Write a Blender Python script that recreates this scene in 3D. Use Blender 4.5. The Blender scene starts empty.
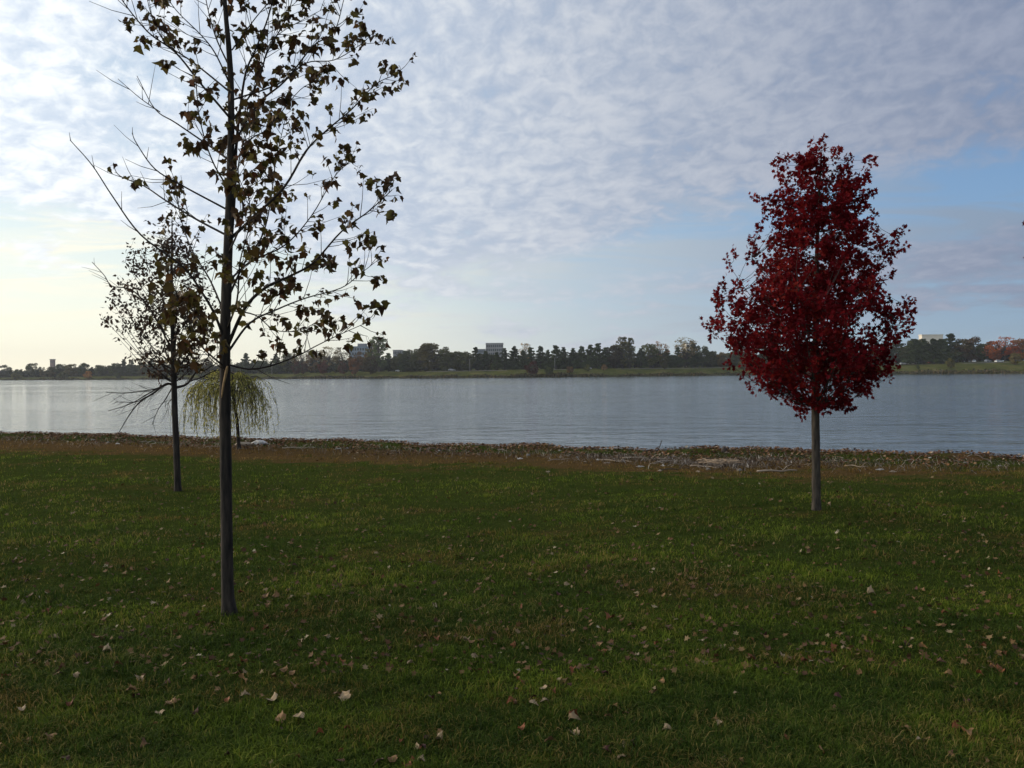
import bpy, math, random
import numpy as np
from math import radians, sin, cos, pi
from mathutils import Vector, Matrix, Euler

rng = np.random.default_rng(7)
random.seed(7)
SC = bpy.context.scene
COL = SC.collection

# ------------------------------------------------------------------ camera
F = 858.0
CAM_Z = 1.6
PITCH = radians(0.694)
ROLL = radians(0.475)
fwd = Vector((0, cos(PITCH), -sin(PITCH)))
up0 = Vector((0, sin(PITCH), cos(PITCH)))
rt0 = Vector((1, 0, 0))
up1 = up0 * cos(ROLL) + rt0 * sin(ROLL)
rt1 = rt0 * cos(ROLL) - up0 * sin(ROLL)
cam_d = bpy.data.cameras.new('camera')
cam = bpy.data.objects.new('camera', cam_d)
COL.objects.link(cam)
cam_d.sensor_width = 36
cam_d.lens = 36 * F / 1024
cam_d.clip_start = 0.1
cam_d.clip_end = 12000
M = Matrix(((rt1.x, up1.x, -fwd.x, 0), (rt1.y, up1.y, -fwd.y, 0), (rt1.z, up1.z, -fwd.z, CAM_Z), (0, 0, 0, 1)))
cam.matrix_world = M
SC.camera = cam


def P(px, py, Y):
    """world point seen at pixel (px,py) standing at distance Y down the view"""
    d = fwd + rt1 * ((px - 512) / F) + up1 * ((384 - py) / F)
    k = Y / d.y
    return Vector((d.x * k, Y, CAM_Z + d.z * k))


def pix(p):
    v = Vector(p) - Vector((0, 0, CAM_Z))
    d = v.dot(fwd)
    return 512 + F * v.dot(rt1) / d, 384 - F * v.dot(up1) / d


# ------------------------------------------------------------------ land shape
_s = []
for _a, _b in [(0, 433), (120, 435), (262, 438.3), (380, 442.5), (500, 444.8), (620, 448.6), (700, 450.5), (860, 453.2), (1024, 457)]:
    _p = P(_a, _b, 10.); _k = 10. * (CAM_Z + .07) / (CAM_Z - _p.z)
    _s.append((_p.x * _k / 10., _k + .35))
SHORE = (np.array([-400, -60, -30] + [q[0] for q in _s] + [20, 40, 400.]), np.array([75, 49, 35] + [q[1] for q in _s] + [14, 11, -20.]))


def shore_y(x):
    """crest of the near bank"""
    x = np.asarray(x, float)
    xs, ys = SHORE
    y = np.interp(x, xs, ys)
    return y + 0.16 * np.sin(x * 1.3 + 1) + 0.12 * np.sin(x * 3.1) + 0.07 * np.sin(x * 7.3 + 2)


def far_y(a):
    return np.interp(a, [-3, -1.2, -.6, -.42, -.25, -.014, .12, .266, .45, .6, 1.2, 3],
                     [1100, 900, 760, 640, 540, 450, 470, 500, 470, 430, 380, 380])


def far_rise(a):
    return np.interp(a, [-3, -.6, -.42, -.25, 0, .27, .6, 3], [2.2, 2.2, 2.8, 3.6, 4.6, 5.4, 7.2, 8])


WATER = -0.55


def near_z(x, y):
    x = np.asarray(x, float); y = np.asarray(y, float)
    t = y - shore_y(x)
    z = -0.15 * np.clip((y - 7) / 14, 0, 1)
    z = z + 0.012 * np.sin(x * .9 + y * .5) + 0.010 * np.sin(x * .37 - y * .8 + 2) + 0.006 * np.sin(2.3 * x + 1.7 * y)
    # small swash ridge along the bank, then the drop to the water
    z = z + 0.07 * np.exp(-((t + 0.5) / 0.5) ** 2) * (1 + .6 * np.sin(x * 2.7) * np.sin(x * 1.1 + 1))
    z = z - 0.55 * np.clip(t / 1.1, 0, 1) - 1.2 * np.clip((t - 1.1) / 6, 0, 1)
    return z


def G(px, py):
    hi = 2.0
    while hi < 60:
        p = P(px, py, hi)
        if p.z <= float(near_z(p.x, p.y)): break
        hi += .15
    lo = hi - .15
    for _ in range(24):
        m = (lo + hi) / 2
        p = P(px, py, m)
        if p.z > float(near_z(p.x, p.y)):
            lo = m
        else:
            hi = m
    p = P(px, py, (lo + hi) / 2)
    return Vector((p.x, p.y, float(near_z(p.x, p.y))))


def far_ground(a, back):
    """point on the far bank, back metres behind the waterline, in direction a = x/y"""
    y = float(far_y(a)) + back
    return Vector((a * y, y, far_z(a, back)))


def far_z(a, back):
    r = float(far_rise(a))
    return WATER + r * (1 - math.exp(-max(back, 0) / 22.)) + .004 * back


# ------------------------------------------------------------------ object helpers
def tag(o, label=None, cat=None, group=None, kind=None):
    if label: o['label'] = label
    if cat: o['category'] = cat
    if group: o['group'] = group
    if kind: o['kind'] = kind
    return o


def empty(name, loc, label, cat, group=None, rz=0.0):
    o = bpy.data.objects.new(name, None)
    COL.objects.link(o)
    o.empty_display_size = .2
    o.location = loc
    o.rotation_euler = (0, 0, rz)
    return tag(o, label, cat, group)


def new_obj(name, me, mat, parent=None, world=True):
    o = bpy.data.objects.new(name, me)
    COL.objects.link(o)
    if mat is not None and not me.materials:
        me.materials.append(mat)
    if parent:
        o.parent = parent
        if world:
            o.matrix_parent_inverse = Matrix.Translation(parent.location).inverted()
    return o


def mesh_np(name, V, loops, starts, attrs=None, smooth=False, fattr=None):
    me = bpy.data.meshes.new(name)
    me.vertices.add(len(V)); me.loops.add(len(loops)); me.polygons.add(len(starts))
    me.vertices.foreach_set('co', np.ascontiguousarray(V, np.float32).ravel())
    me.loops.foreach_set('vertex_index', np.ascontiguousarray(loops, np.int32))
    me.polygons.foreach_set('loop_start', np.ascontiguousarray(starts, np.int32))
    me.update(calc_edges=True)
    if smooth:
        me.polygons.foreach_set('use_smooth', np.ones(len(starts), bool))
    for k, v in (attrs or {}).items():
        a = me.attributes.new(k, 'FLOAT', 'POINT')
        a.data.foreach_set('value', np.ascontiguousarray(v, np.float32))
    return me


def scatter_mesh(name, tv, tf, pos, rot, scale, rnd=None):
    """copies of one small template (leaf, blade, twig) baked into one mesh"""
    tv = np.asarray(tv, float); n = len(pos); k = len(tv)
    scale = np.asarray(scale, float)
    if scale.ndim == 1: scale = scale[:, None]
    v = np.einsum('nij,nkj->nki', rot, tv[None] * scale[:, None, :] if scale.shape[1] == 3 else tv[None] * scale[:, None, :])
    v = v + np.asarray(pos)[:, None, :]
    fl = np.concatenate([np.asarray(f) for f in tf]); L = len(fl)
    st = np.cumsum([0] + [len(f) for f in tf[:-1]])
    loops = (fl[None, :] + (np.arange(n) * k)[:, None]).ravel()
    starts = (st[None, :] + (np.arange(n) * L)[:, None]).ravel()
    if rnd is None: rnd = rng.random(n)
    return mesh_np(name, v.reshape(-1, 3), loops, starts, {'rnd': np.repeat(rnd, k)})


def rot_from(dirs, roll):
    """matrices whose Y axis follows dirs, rolled about it"""
    d = np.asarray(dirs, float); d = d / (np.linalg.norm(d, axis=1, keepdims=True) + 1e-9)
    ref = np.where(np.abs(d[:, 2:3]) > .95, np.array([[1., 0, 0]]), np.array([[0., 0, 1]]))
    x = np.cross(d, ref); x /= np.linalg.norm(x, axis=1, keepdims=True)
    z = np.cross(x, d)
    c = np.cos(roll)[:, None]; s = np.sin(roll)[:, None]
    x2 = x * c + z * s; z2 = -x * s + z * c
    return np.stack([x2, d, z2], axis=2)


class MB:
    def __init__(s): s.v = []; s.f = []; s.sm = []

    def add(s, V, Fs, smooth=False):
        b = len(s.v)
        s.v += [tuple(p) for p in V]
        for f in Fs: s.f.append(tuple(b + i for i in f)); s.sm.append(smooth)
        return s

    def tube(s, pts, rad, sides=6, cap=True, lump=0.0):
        pts = [Vector(p) for p in pts]; n = len(pts)
        V = []; Fs = []
        nrm = None
        for i, p in enumerate(pts):
            t = (pts[min(i + 1, n - 1)] - pts[max(i - 1, 0)])
            if t.length < 1e-7: t = Vector((0, 0, 1))
            t.normalize()
            if nrm is None:
                nrm = t.cross(Vector((0, 1, 0)) if abs(t.y) < .8 else Vector((1, 0, 0))).normalized()
            else:
                nrm = (nrm - t * nrm.dot(t)).normalized()
            b = t.cross(nrm)
            for k in range(sides):
                a = 2 * pi * k / sides
                r = rad[i] * (1 + (lump * random.uniform(-1, 1) if lump else 0))
                V.append(p + nrm * (cos(a) * r) + b * (sin(a) * r))
        for i in range(n - 1):
            for k in range(sides):
                k2 = (k + 1) % sides
                Fs.append((i * sides + k, i * sides + k2, (i + 1) * sides + k2, (i + 1) * sides + k))
        if cap:
            Fs.append(tuple(reversed(range(sides)))); Fs.append(tuple((n - 1) * sides + k for k in range(sides)))
        return s.add(V, Fs, True)

    def box(s, c, h, rz=0.0):
        cx, cy, cz = c; R = Matrix.Rotation(rz, 3, 'Z')
        V = [R @ Vector((sx * h[0], sy * h[1], sz * h[2])) + Vector(c) for sz in (-1, 1) for sy in (-1, 1) for sx in (-1, 1)]
        return s.add(V, [(0, 2, 3, 1), (4, 5, 7, 6), (0, 1, 5, 4), (2, 6, 7, 3), (0, 4, 6, 2), (1, 3, 7, 5)])

    def build(s, name, mat, parent=None, world=True):
        me = bpy.data.meshes.new(name)
        me.from_pydata(s.v, [], s.f)
        me.polygons.foreach_set('use_smooth', s.sm)
        me.update()
        return new_obj(name, me, mat, parent, world)


def spline(pts, n=6):
    """Catmull-Rom through points"""
    pts = [Vector(p) for p in pts]
    q = [pts[0] * 2 - pts[1]] + pts + [pts[-1] * 2 - pts[-2]]
    out = []
    for i in range(1, len(q) - 2):
        for k in range(n):
            t = k / n
            p0, p1, p2, p3 = q[i - 1], q[i], q[i + 1], q[i + 2]
            out.append(.5 * ((2 * p1) + (p2 - p0) * t + (2 * p0 - 5 * p1 + 4 * p2 - p3) * t * t + (3 * p1 - p0 - 3 * p2 + p3) * t ** 3))
    out.append(pts[-1])
    return out


# ------------------------------------------------------------------ node helpers
class N:
    """arithmetic on sockets"""
    def __init__(s, nt, sock): s.nt = nt; s.s = sock

    def _m(s, op, *a):
        n = s.nt.nodes.new('ShaderNodeMath'); n.operation = op
        for i, x in enumerate((s,) + a):
            if isinstance(x, N): s.nt.links.new(x.s, n.inputs[i])
            else: n.inputs[i].default_value = x
        return N(s.nt, n.outputs[0])

    def __add__(s, o): return s._m('ADD', o)
    __radd__ = __add__
    def __sub__(s, o): return s._m('SUBTRACT', o)
    def __rsub__(s, o): return (s * -1) + o
    def __mul__(s, o): return s._m('MULTIPLY', o)
    __rmul__ = __mul__
    def __truediv__(s, o): return s._m('DIVIDE', o)
    def mx(s, o): return s._m('MAXIMUM', o)
    def mn(s, o): return s._m('MINIMUM', o)
    def exp(s): return s._m('EXPONENT')
    def abs(s): return s._m('ABSOLUTE')
    def pw(s, o): return s._m('POWER', o)

    def ss(s, a, b, lo=0., hi=1.):
        n = s.nt.nodes.new('ShaderNodeMapRange'); n.interpolation_type = 'SMOOTHSTEP'
        s.nt.links.new(s.s, n.inputs[0])
        for i, x in zip((1, 2, 3, 4), (a, b, lo, hi)):
            if isinstance(x, N): s.nt.links.new(x.s, n.inputs[i])
            else: n.inputs[i].default_value = x
        return N(s.nt, n.outputs[0])


def comb(nt, x, y, z):
    n = nt.nodes.new('ShaderNodeCombineXYZ')
    for i, v in enumerate((x, y, z)):
        if isinstance(v, N): nt.links.new(v.s, n.inputs[i])
        else: n.inputs[i].default_value = v
    return n.outputs[0]


def noise(nt, vec, scale, detail=4, rough=.5, lac=2., dist=0.):
    n = nt.nodes.new('ShaderNodeTexNoise')
    if vec is not None: nt.links.new(vec, n.inputs['Vector'])
    n.inputs['Scale'].default_value = scale; n.inputs['Detail'].default_value = detail
    n.inputs['Roughness'].default_value = rough; n.inputs['Lacunarity'].default_value = lac
    n.inputs['Distortion'].default_value = dist
    return N(nt, n.outputs['Fac'])


def mixc(nt, fac, a, b, mode='MIX'):
    n = nt.nodes.new('ShaderNodeMix'); n.data_type = 'RGBA'; n.blend_type = mode
    for i, v in ((0, fac), (6, a), (7, b)):
        if isinstance(v, N): nt.links.new(v.s, n.inputs[i])
        elif isinstance(v, bpy.types.NodeSocket): nt.links.new(v, n.inputs[i])
        elif i == 0: n.inputs[0].default_value = v
        else: n.inputs[i].default_value = (*v, 1)
    return n.outputs[2]


def ramp(nt, fac, stops, interp='LINEAR'):
    n = nt.nodes.new('ShaderNodeValToRGB'); n.color_ramp.interpolation = interp
    e = n.color_ramp.elements
    while len(e) < len(stops): e.new(.5)
    for el, (p, c) in zip(e, stops):
        el.position = p; el.color = (*c, 1)
    nt.links.new(fac.s if isinstance(fac, N) else fac, n.inputs[0])
    return n.outputs[0]


def material(name):
    m = bpy.data.materials.new(name); m.use_nodes = True
    nt = m.node_tree
    b = nt.nodes['Principled BSDF']
    return m, nt, b


def attr(nt, name):
    n = nt.nodes.new('ShaderNodeAttribute'); n.attribute_name = name
    return N(nt, n.outputs['Fac'])


def position(nt):
    return nt.nodes.new('ShaderNodeNewGeometry').outputs['Position']


def objpos(nt):
    return nt.nodes.new('ShaderNodeTexCoord').outputs['Object']


def leaf_material(name, stops, trans=.35, rough=.6, objcol=False, spec=.3):
    m, nt, b = material(name)
    r = attr(nt, 'rnd')
    col = ramp(nt, r, stops)
    if objcol:
        oi = nt.nodes.new('ShaderNodeObjectInfo')
        col = mixc(nt, 1.0, col, oi.outputs['Color'], 'MULTIPLY')
    nt.links.new(col, b.inputs['Base Color'])
    b.inputs['Roughness'].default_value = rough
    b.inputs['Specular IOR Level'].default_value = spec
    t = nt.nodes.new('ShaderNodeBsdfTranslucent'); nt.links.new(col, t.inputs['Color'])
    mx = nt.nodes.new('ShaderNodeMixShader'); mx.inputs[0].default_value = trans
    nt.links.new(b.outputs[0], mx.inputs[1]); nt.links.new(t.outputs[0], mx.inputs[2])
    nt.links.new(mx.outputs[0], nt.nodes['Material Output'].inputs[0])
    return m


def simple(name, col, rough=.7, col2=None, scale=8., metal=0., spec=.4, detail=4, bump=0.0, stretch=(1, 1, 1)):
    m, nt, b = material(name)
    b.inputs['Roughness'].default_value = rough; b.inputs['Metallic'].default_value = metal
    b.inputs['Specular IOR Level'].default_value = spec
    mp = nt.nodes.new('ShaderNodeMapping'); mp.inputs['Scale'].default_value = stretch
    nt.links.new(objpos(nt), mp.inputs[0])
    f = noise(nt, mp.outputs[0], scale, detail, .6)
    c2 = col2 or tuple(x * .7 for x in col)
    nt.links.new(ramp(nt, f, [(.3, c2), (.7, col)]), b.inputs['Base Color'])
    if bump:
        bn = nt.nodes.new('ShaderNodeBump'); bn.inputs['Strength'].default_value = .8; bn.inputs['Distance'].default_value = bump
        nt.links.new(f.s, bn.inputs['Height']); nt.links.new(bn.outputs[0], b.inputs['Normal'])
    return m


# ------------------------------------------------------------------ world
SUN_AZ = radians(-68)      # from the view direction, negative to the left
SUN_EL = radians(13)


def build_world():
    w = bpy.data.worlds.new('World'); SC.world = w; w.use_nodes = True
    nt = w.node_tree; bg = nt.nodes['Background']
    tc = nt.nodes.new('ShaderNodeTexCoord')
    sp = nt.nodes.new('ShaderNodeSeparateXYZ'); nt.links.new(tc.outputs['Generated'], sp.inputs[0])
    x, y, z = (N(nt, sp.outputs[i]) for i in range(3))
    sky = nt.nodes.new('ShaderNodeTexSky'); sky.sky_type = 'NISHITA'; sky.sun_disc = False
    sky.sun_elevation = SUN_EL; sky.sun_rotation = SUN_AZ
    sky.air_density = 1.0; sky.dust_density = 1.2; sky.ozone_density = 1.6; sky.altitude = 50
    S = 0.10                                   # background strength
    zz = z.mx(0.0)
    yy = y.mx(.05)
    A = x / yy                                  # azimuth (tangent) and elevation (tangent) of a direction
    hor = (x * x + y * y).pw(.5).mx(.05)
    E = z.mx(-.2) / hor * ((A * A + 1).pw(.5))
    u = x._m('ARCTAN2', y) * 2.9; v = (zz + .13)._m('LOGARITHM', 2.718) * -2.1 + u * .12
    # warp
    uv = comb(nt, u, v, 0.0)
    w1 = noise(nt, uv, .8, 1, .5)
    uvw = comb(nt, u + (w1 - .5) * .12, v - (w1 - .5) * .12, 0.0)
    puff = noise(nt, uvw, 11.5, 5, .58, 2.1, .35)          # altocumulus grain
    mid = noise(nt, uvw, 3.0, 4, .55, 2., .2)             # patches
    big = noise(nt, uv, .45, 3, .5)
    strk = noise(nt, comb(nt, A * 1.6, E * 17, .3), 2.2, 5, .6, 2., .6)   # low stratus streaks, layered
    strk2 = noise(nt, comb(nt, A * 3.5 + E * 4, E * 26, .9), 2.0, 5, .6, 2., .4)

    def g(cx, cy, sx, sy, slope=0.0):
        dx = (A - cx) / sx; dy = (E - cy - (A - cx) * slope) / sy
        return ((dx * dx + dy * dy) * -1).exp()
    # main deck edge
    edge = (A + .6).mx(0).mn(.62) * -.215 + .212 + g(.55, 0, .35, 3) * .03
    deck = (E + (mid - .5) * .22 + (strk - .5) * .10 + (puff - .5) * .03).ss(edge - .075, edge + .045)
    slot = g(.50, .200, .28, .050, .12) * 1.2 + g(.15, .130, .19, .026, .12) * .95 + g(.10, .075, .2, .02) * .5 + g(-.42, .345, .13, .035, -.2) * .42 \
        + g(.62, .33, .12, .03) * .2 + g(-.40, .265, .10, .022, -.1) * .3
    dens = deck * (.97 - slot) + (mid - .5) * .95 + (puff - .5) * 1.15 + (big - .5) * .6
    deckm = dens.ss(.12, .86) * deck.ss(0, .35)
    # lower streaks: soft grey bars right of centre and over the horizon
    low = (strk.ss(.42, .66) * E.ss(.02, .07) * (1 - E.ss(.19, .27))) * .85
    bar = g(.42, .158, .24, .016, .05) * .9 + g(.50, .125, .28, .020, .02) * .85 + g(.06, .103, .26, .014, -.03) * .55 \
        + g(.18, .066, .30, .012) * .45
    bar = bar * (strk2 * .9 + .45)
    lowm = (low + bar).mn(.92)
    # light on the clouds: brighter towards the sun on the left
    sunside = A.ss(-.75, .70, 1, 0)
    lit = sunside * (puff * .85 + mid * .35 + .35)
    thick = (mid * .6 + big * .4 + puff * .35)
    c_lit = mixc(nt, sunside.pw(1.1), (.250, .285, .375), (.90, .93, .93))
    c_shd = mixc(nt, sunside.pw(1.0), (.175, .215, .31), (.56, .64, .75))
    pf = (puff * .70 + mid * .35 + (big - .5) * .55).ss(.38, .70)
    c_cloud = mixc(nt, pf, c_shd, c_lit)
    # milky air near the horizon, cream towards the sun
    hz = (E.mx(0) * -9.5).exp()
    hz2 = (E.mx(0) * -4.2).exp()
    c_hz = ramp(nt, A.ss(-.62, .62), [(0, (1.05, .95, .69)), (.32, (.88, .84, .66)), (.6, (.55, .59, .56)), (1, (.27, .36, .41))])
    c_mid = ramp(nt, A.ss(-.62, .62), [(0, (.66, .79, .80)), (.5, (.28, .46, .67)), (1, (.135, .285, .54))])
    inv = 1 / S
    skc = mixc(nt, 1.0, sky.outputs[0], (.90 * S, 1.0 * S, 1.2 * S), 'MULTIPLY')
    clear = mixc(nt, (hz2 * .75 + .22).mn(1), skc, c_mid)
    clear = mixc(nt, (hz * 1.0).mn(1), clear, c_hz)
    c_low = mixc(nt, A.ss(-.6, .5, .25, .72), c_hz, c_shd)
    a = mixc(nt, lowm * .85, clear, c_low)
    b = mixc(nt, deckm, a, c_cloud)
    # overhead and behind the camera the deck simply goes on
    fin = mixc(nt, 1.0, b, (inv, inv, inv), 'MULTIPLY')
    nt.links.new(fin, bg.inputs[0]); bg.inputs[1].default_value = S
    w.cycles.sampling_method = 'MANUAL'; w.cycles.sample_map_resolution = 1024


build_world()
sd = bpy.data.lights.new('sun', 'SUN'); sun = bpy.data.objects.new('sun', sd); COL.objects.link(sun)
sd.energy = 2.1; sd.angle = radians(16); sd.color = (1, .82, .60)
sv = Vector((sin(SUN_AZ) * cos(SUN_EL), cos(SUN_AZ) * cos(SUN_EL), sin(SUN_EL)))
sun.rotation_euler = sv.to_track_quat('Z', 'Y').to_euler()
sun.location = sv * 50

SC.view_settings.view_transform = 'Standard'; SC.view_settings.look = 'None'
SC.view_settings.exposure = 0.35; SC.view_settings.gamma = 1; SC.view_settings.use_curve_mapping = False
SC.cycles.use_denoising = True
SC.cycles.max_bounces = 6; SC.cycles.transparent_max_bounces = 6
SC.cycles.use_adaptive_sampling = True; SC.cycles.adaptive_threshold = .01


# ------------------------------------------------------------------ ground
def patches(nt):
    """large-scale state of the lawn, shared by soil and blades: 0 lush, 1 dry; plus the depth-dependent dry strip"""
    p = position(nt)
    sp = nt.nodes.new('ShaderNodeSeparateXYZ'); nt.links.new(p, sp.inputs[0])
    x, y = N(nt, sp.outputs[0]), N(nt, sp.outputs[1])
    n1 = noise(nt, comb(nt, x * .55, y * .9, 0.), 1., 5, .6)
    n2 = noise(nt, comb(nt, x, y, 0.), 2.6, 4, .6)
    # distance inland from the bank (the near shore runs obliquely)
    t = y + x * .40 - 21.6
    dry = (t + (n2 - .5) * 3).ss(-7.6, -4.6) * (1 - t.ss(-3.6, -2.4)) * (x.ss(3.5, 8., .85, .4))
    f = (n1 * .95 + n2 * .40 + dry * .5 - .26)
    return f, n1, n2, t, x, y


def ground_mat():
    m, nt, b = material('lawn_soil')
    f, n1, n2, t, x, y = patches(nt)
    fine = noise(nt, comb(nt, x * 1.0, y * .8, 0.), 26, 5, .7)
    lush = ramp(nt, fine, [(.3, (.020, .030, .007)), (.7, (.066, .082, .018))])
    dryc = ramp(nt, fine, [(.3, (.042, .028, .012)), (.7, (.155, .096, .040))])
    g = mixc(nt, f.ss(.42, .78), lush, dryc)
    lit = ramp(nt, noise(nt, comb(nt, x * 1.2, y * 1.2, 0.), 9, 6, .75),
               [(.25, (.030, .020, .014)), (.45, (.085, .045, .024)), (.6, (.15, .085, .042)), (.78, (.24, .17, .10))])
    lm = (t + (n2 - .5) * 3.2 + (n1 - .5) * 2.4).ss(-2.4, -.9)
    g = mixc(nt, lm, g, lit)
    # wet mud at the drop, far bank is meadow again
    wet = t.ss(.3, 1.0)
    g = mixc(nt, wet, g, (.045, .035, .025))
    farf = noise(nt, comb(nt, x, y * .5, 0.), .12, 6, .7)
    meadow = ramp(nt, farf, [(.32, (.028, .034, .010)), (.52, (.075, .080, .022)), (.68, (.13, .105, .042))])
    g = mixc(nt, y.ss(200, 260), g, meadow)
    g = mixc(nt, y.ss(680, 950), g, (.035, .045, .022))
    nt.links.new(g, b.inputs['Base Color'])
    b.inputs['Roughness'].default_value = 1; b.inputs['Specular IOR Level'].default_value = 0
    bn = nt.nodes.new('ShaderNodeBump'); bn.inputs['Strength'].default_value = 1; bn.inputs['Distance'].default_value = .05
    nt.links.new(fine.s, bn.inputs['Height']); nt.links.new(bn.outputs[0], b.inputs['Normal'])
    return m


def build_ground():
    c = 40.0
    A = np.concatenate([np.linspace(-1.7, -.6, 40, endpoint=False), np.linspace(-.6, .6, 480, endpoint=False), np.linspace(.6, 1.7, 41)])
    cols = []
    for a in A:
        # near-shore crossing along x = a (y + c)
        ys = np.linspace(-15, 150, 1200)
        xs = a * (ys + c)
        t = ys - shore_y(xs)
        i = np.argmax(t > 0) if (t > 0).any() else len(ys) - 1
        y1 = ys[i]
        y2 = 450.
        for _ in range(20):
            y2 = float(far_y(a * (y2 + c) / y2))
        rows = np.concatenate([np.linspace(-35, y1 - 5, 60, endpoint=False), np.linspace(y1 - 5, y1 + 2, 36, endpoint=False),
                               np.linspace(y1 + 2, y1 + 12, 6, endpoint=False), np.linspace(y1 + 12, y2 - 8, 10, endpoint=False),
                               np.linspace(y2 - 8, y2 + 90, 36, endpoint=False), np.array([y2 + 90, y2 + 160, y2 + 300, y2 + 600, y2 + 1100, 3000.])])
        x = a * (rows + c)
        z = near_z(x, rows)
        for k, yv in enumerate(rows):
            if yv > y1 + 11: z[k] = -2.0
            if yv > y2 - 8.1:
                aa = a * (yv + c) / yv
                back = yv - float(far_y(aa))
                z[k] = far_z(aa, back) + (.15 * sin(x[k] * .05) + .12 * sin(x[k] * .13 + 1) if back > 3 else 0) if back > 0 else WATER + back * .15
                if back > 90: z[k] = WATER + float(far_rise(aa)) + .36 + .010 * (back - 90)
        cols.append(np.stack([x, rows, z], 1))
    V = np.stack(cols)                       # (na, nr, 3)
    na, nr = V.shape[:2]
    idx = np.arange(na * nr).reshape(na, nr)
    q = np.stack([idx[:-1, :-1], idx[1:, :-1], idx[1:, 1:], idx[:-1, 1:]], -1).reshape(-1, 4)
    me = mesh_np('ground', V.reshape(-1, 3), q.ravel(), np.arange(len(q)) * 4, smooth=True)
    tag(new_obj('ground', me, ground_mat()), 'grassy lawn running down to the lake and rising again as the far bank', 'ground', kind='structure')


build_ground()


def build_water():
    m, nt, b = material('lake_water')
    p = position(nt)
    sp = nt.nodes.new('ShaderNodeSeparateXYZ'); nt.links.new(p, sp.inputs[0])
    x, y = N(nt, sp.outputs[0]), N(nt, sp.outputs[1])
    a1 = noise(nt, comb(nt, x * .8 + y * .15, y * 1.5, 0.), 1.9, 5, .62, 2., .4)
    a2 = noise(nt, comb(nt, x * .5 - y * .1, y * 1.1, 3.), .75, 4, .55)
    lanes = noise(nt, comb(nt, x * .010, y * .022, 1.), 1.2, 4, .6, 2., .6)
    a3 = noise(nt, comb(nt, x * .40 + y * .05, y * .8, 5.), .62, 4, .6, 2., .3)
    h = a1 * .9 + a2 * 3.1 + a3 * 1.8
    b.inputs['Base Color'].default_value = (.060, .088, .105, 1)
    b.inputs['IOR'].default_value = 1.45
    nt.links.new((lanes.ss(.35, .65, .03, .09)).s, b.inputs['Roughness'])
    bn = nt.nodes.new('ShaderNodeBump'); bn.inputs['Distance'].default_value = .10
    nt.links.new((lanes.ss(.35, .65, .42, .72)).s, bn.inputs['Strength'])
    nt.links.new(h.s, bn.inputs['Height']); nt.links.new(bn.outputs[0], b.inputs['Normal'])
    MBw = MB()
    MBw.add([(-2500, -60, WATER), (2500, -60, WATER), (2500, 1400, WATER), (-2500, 1400, WATER)], [(0, 1, 2, 3)])
    tag(MBw.build('lake_water', m), 'rippled grey-blue lake reflecting the cloudy sky', 'lake', kind='structure')


build_water()


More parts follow.
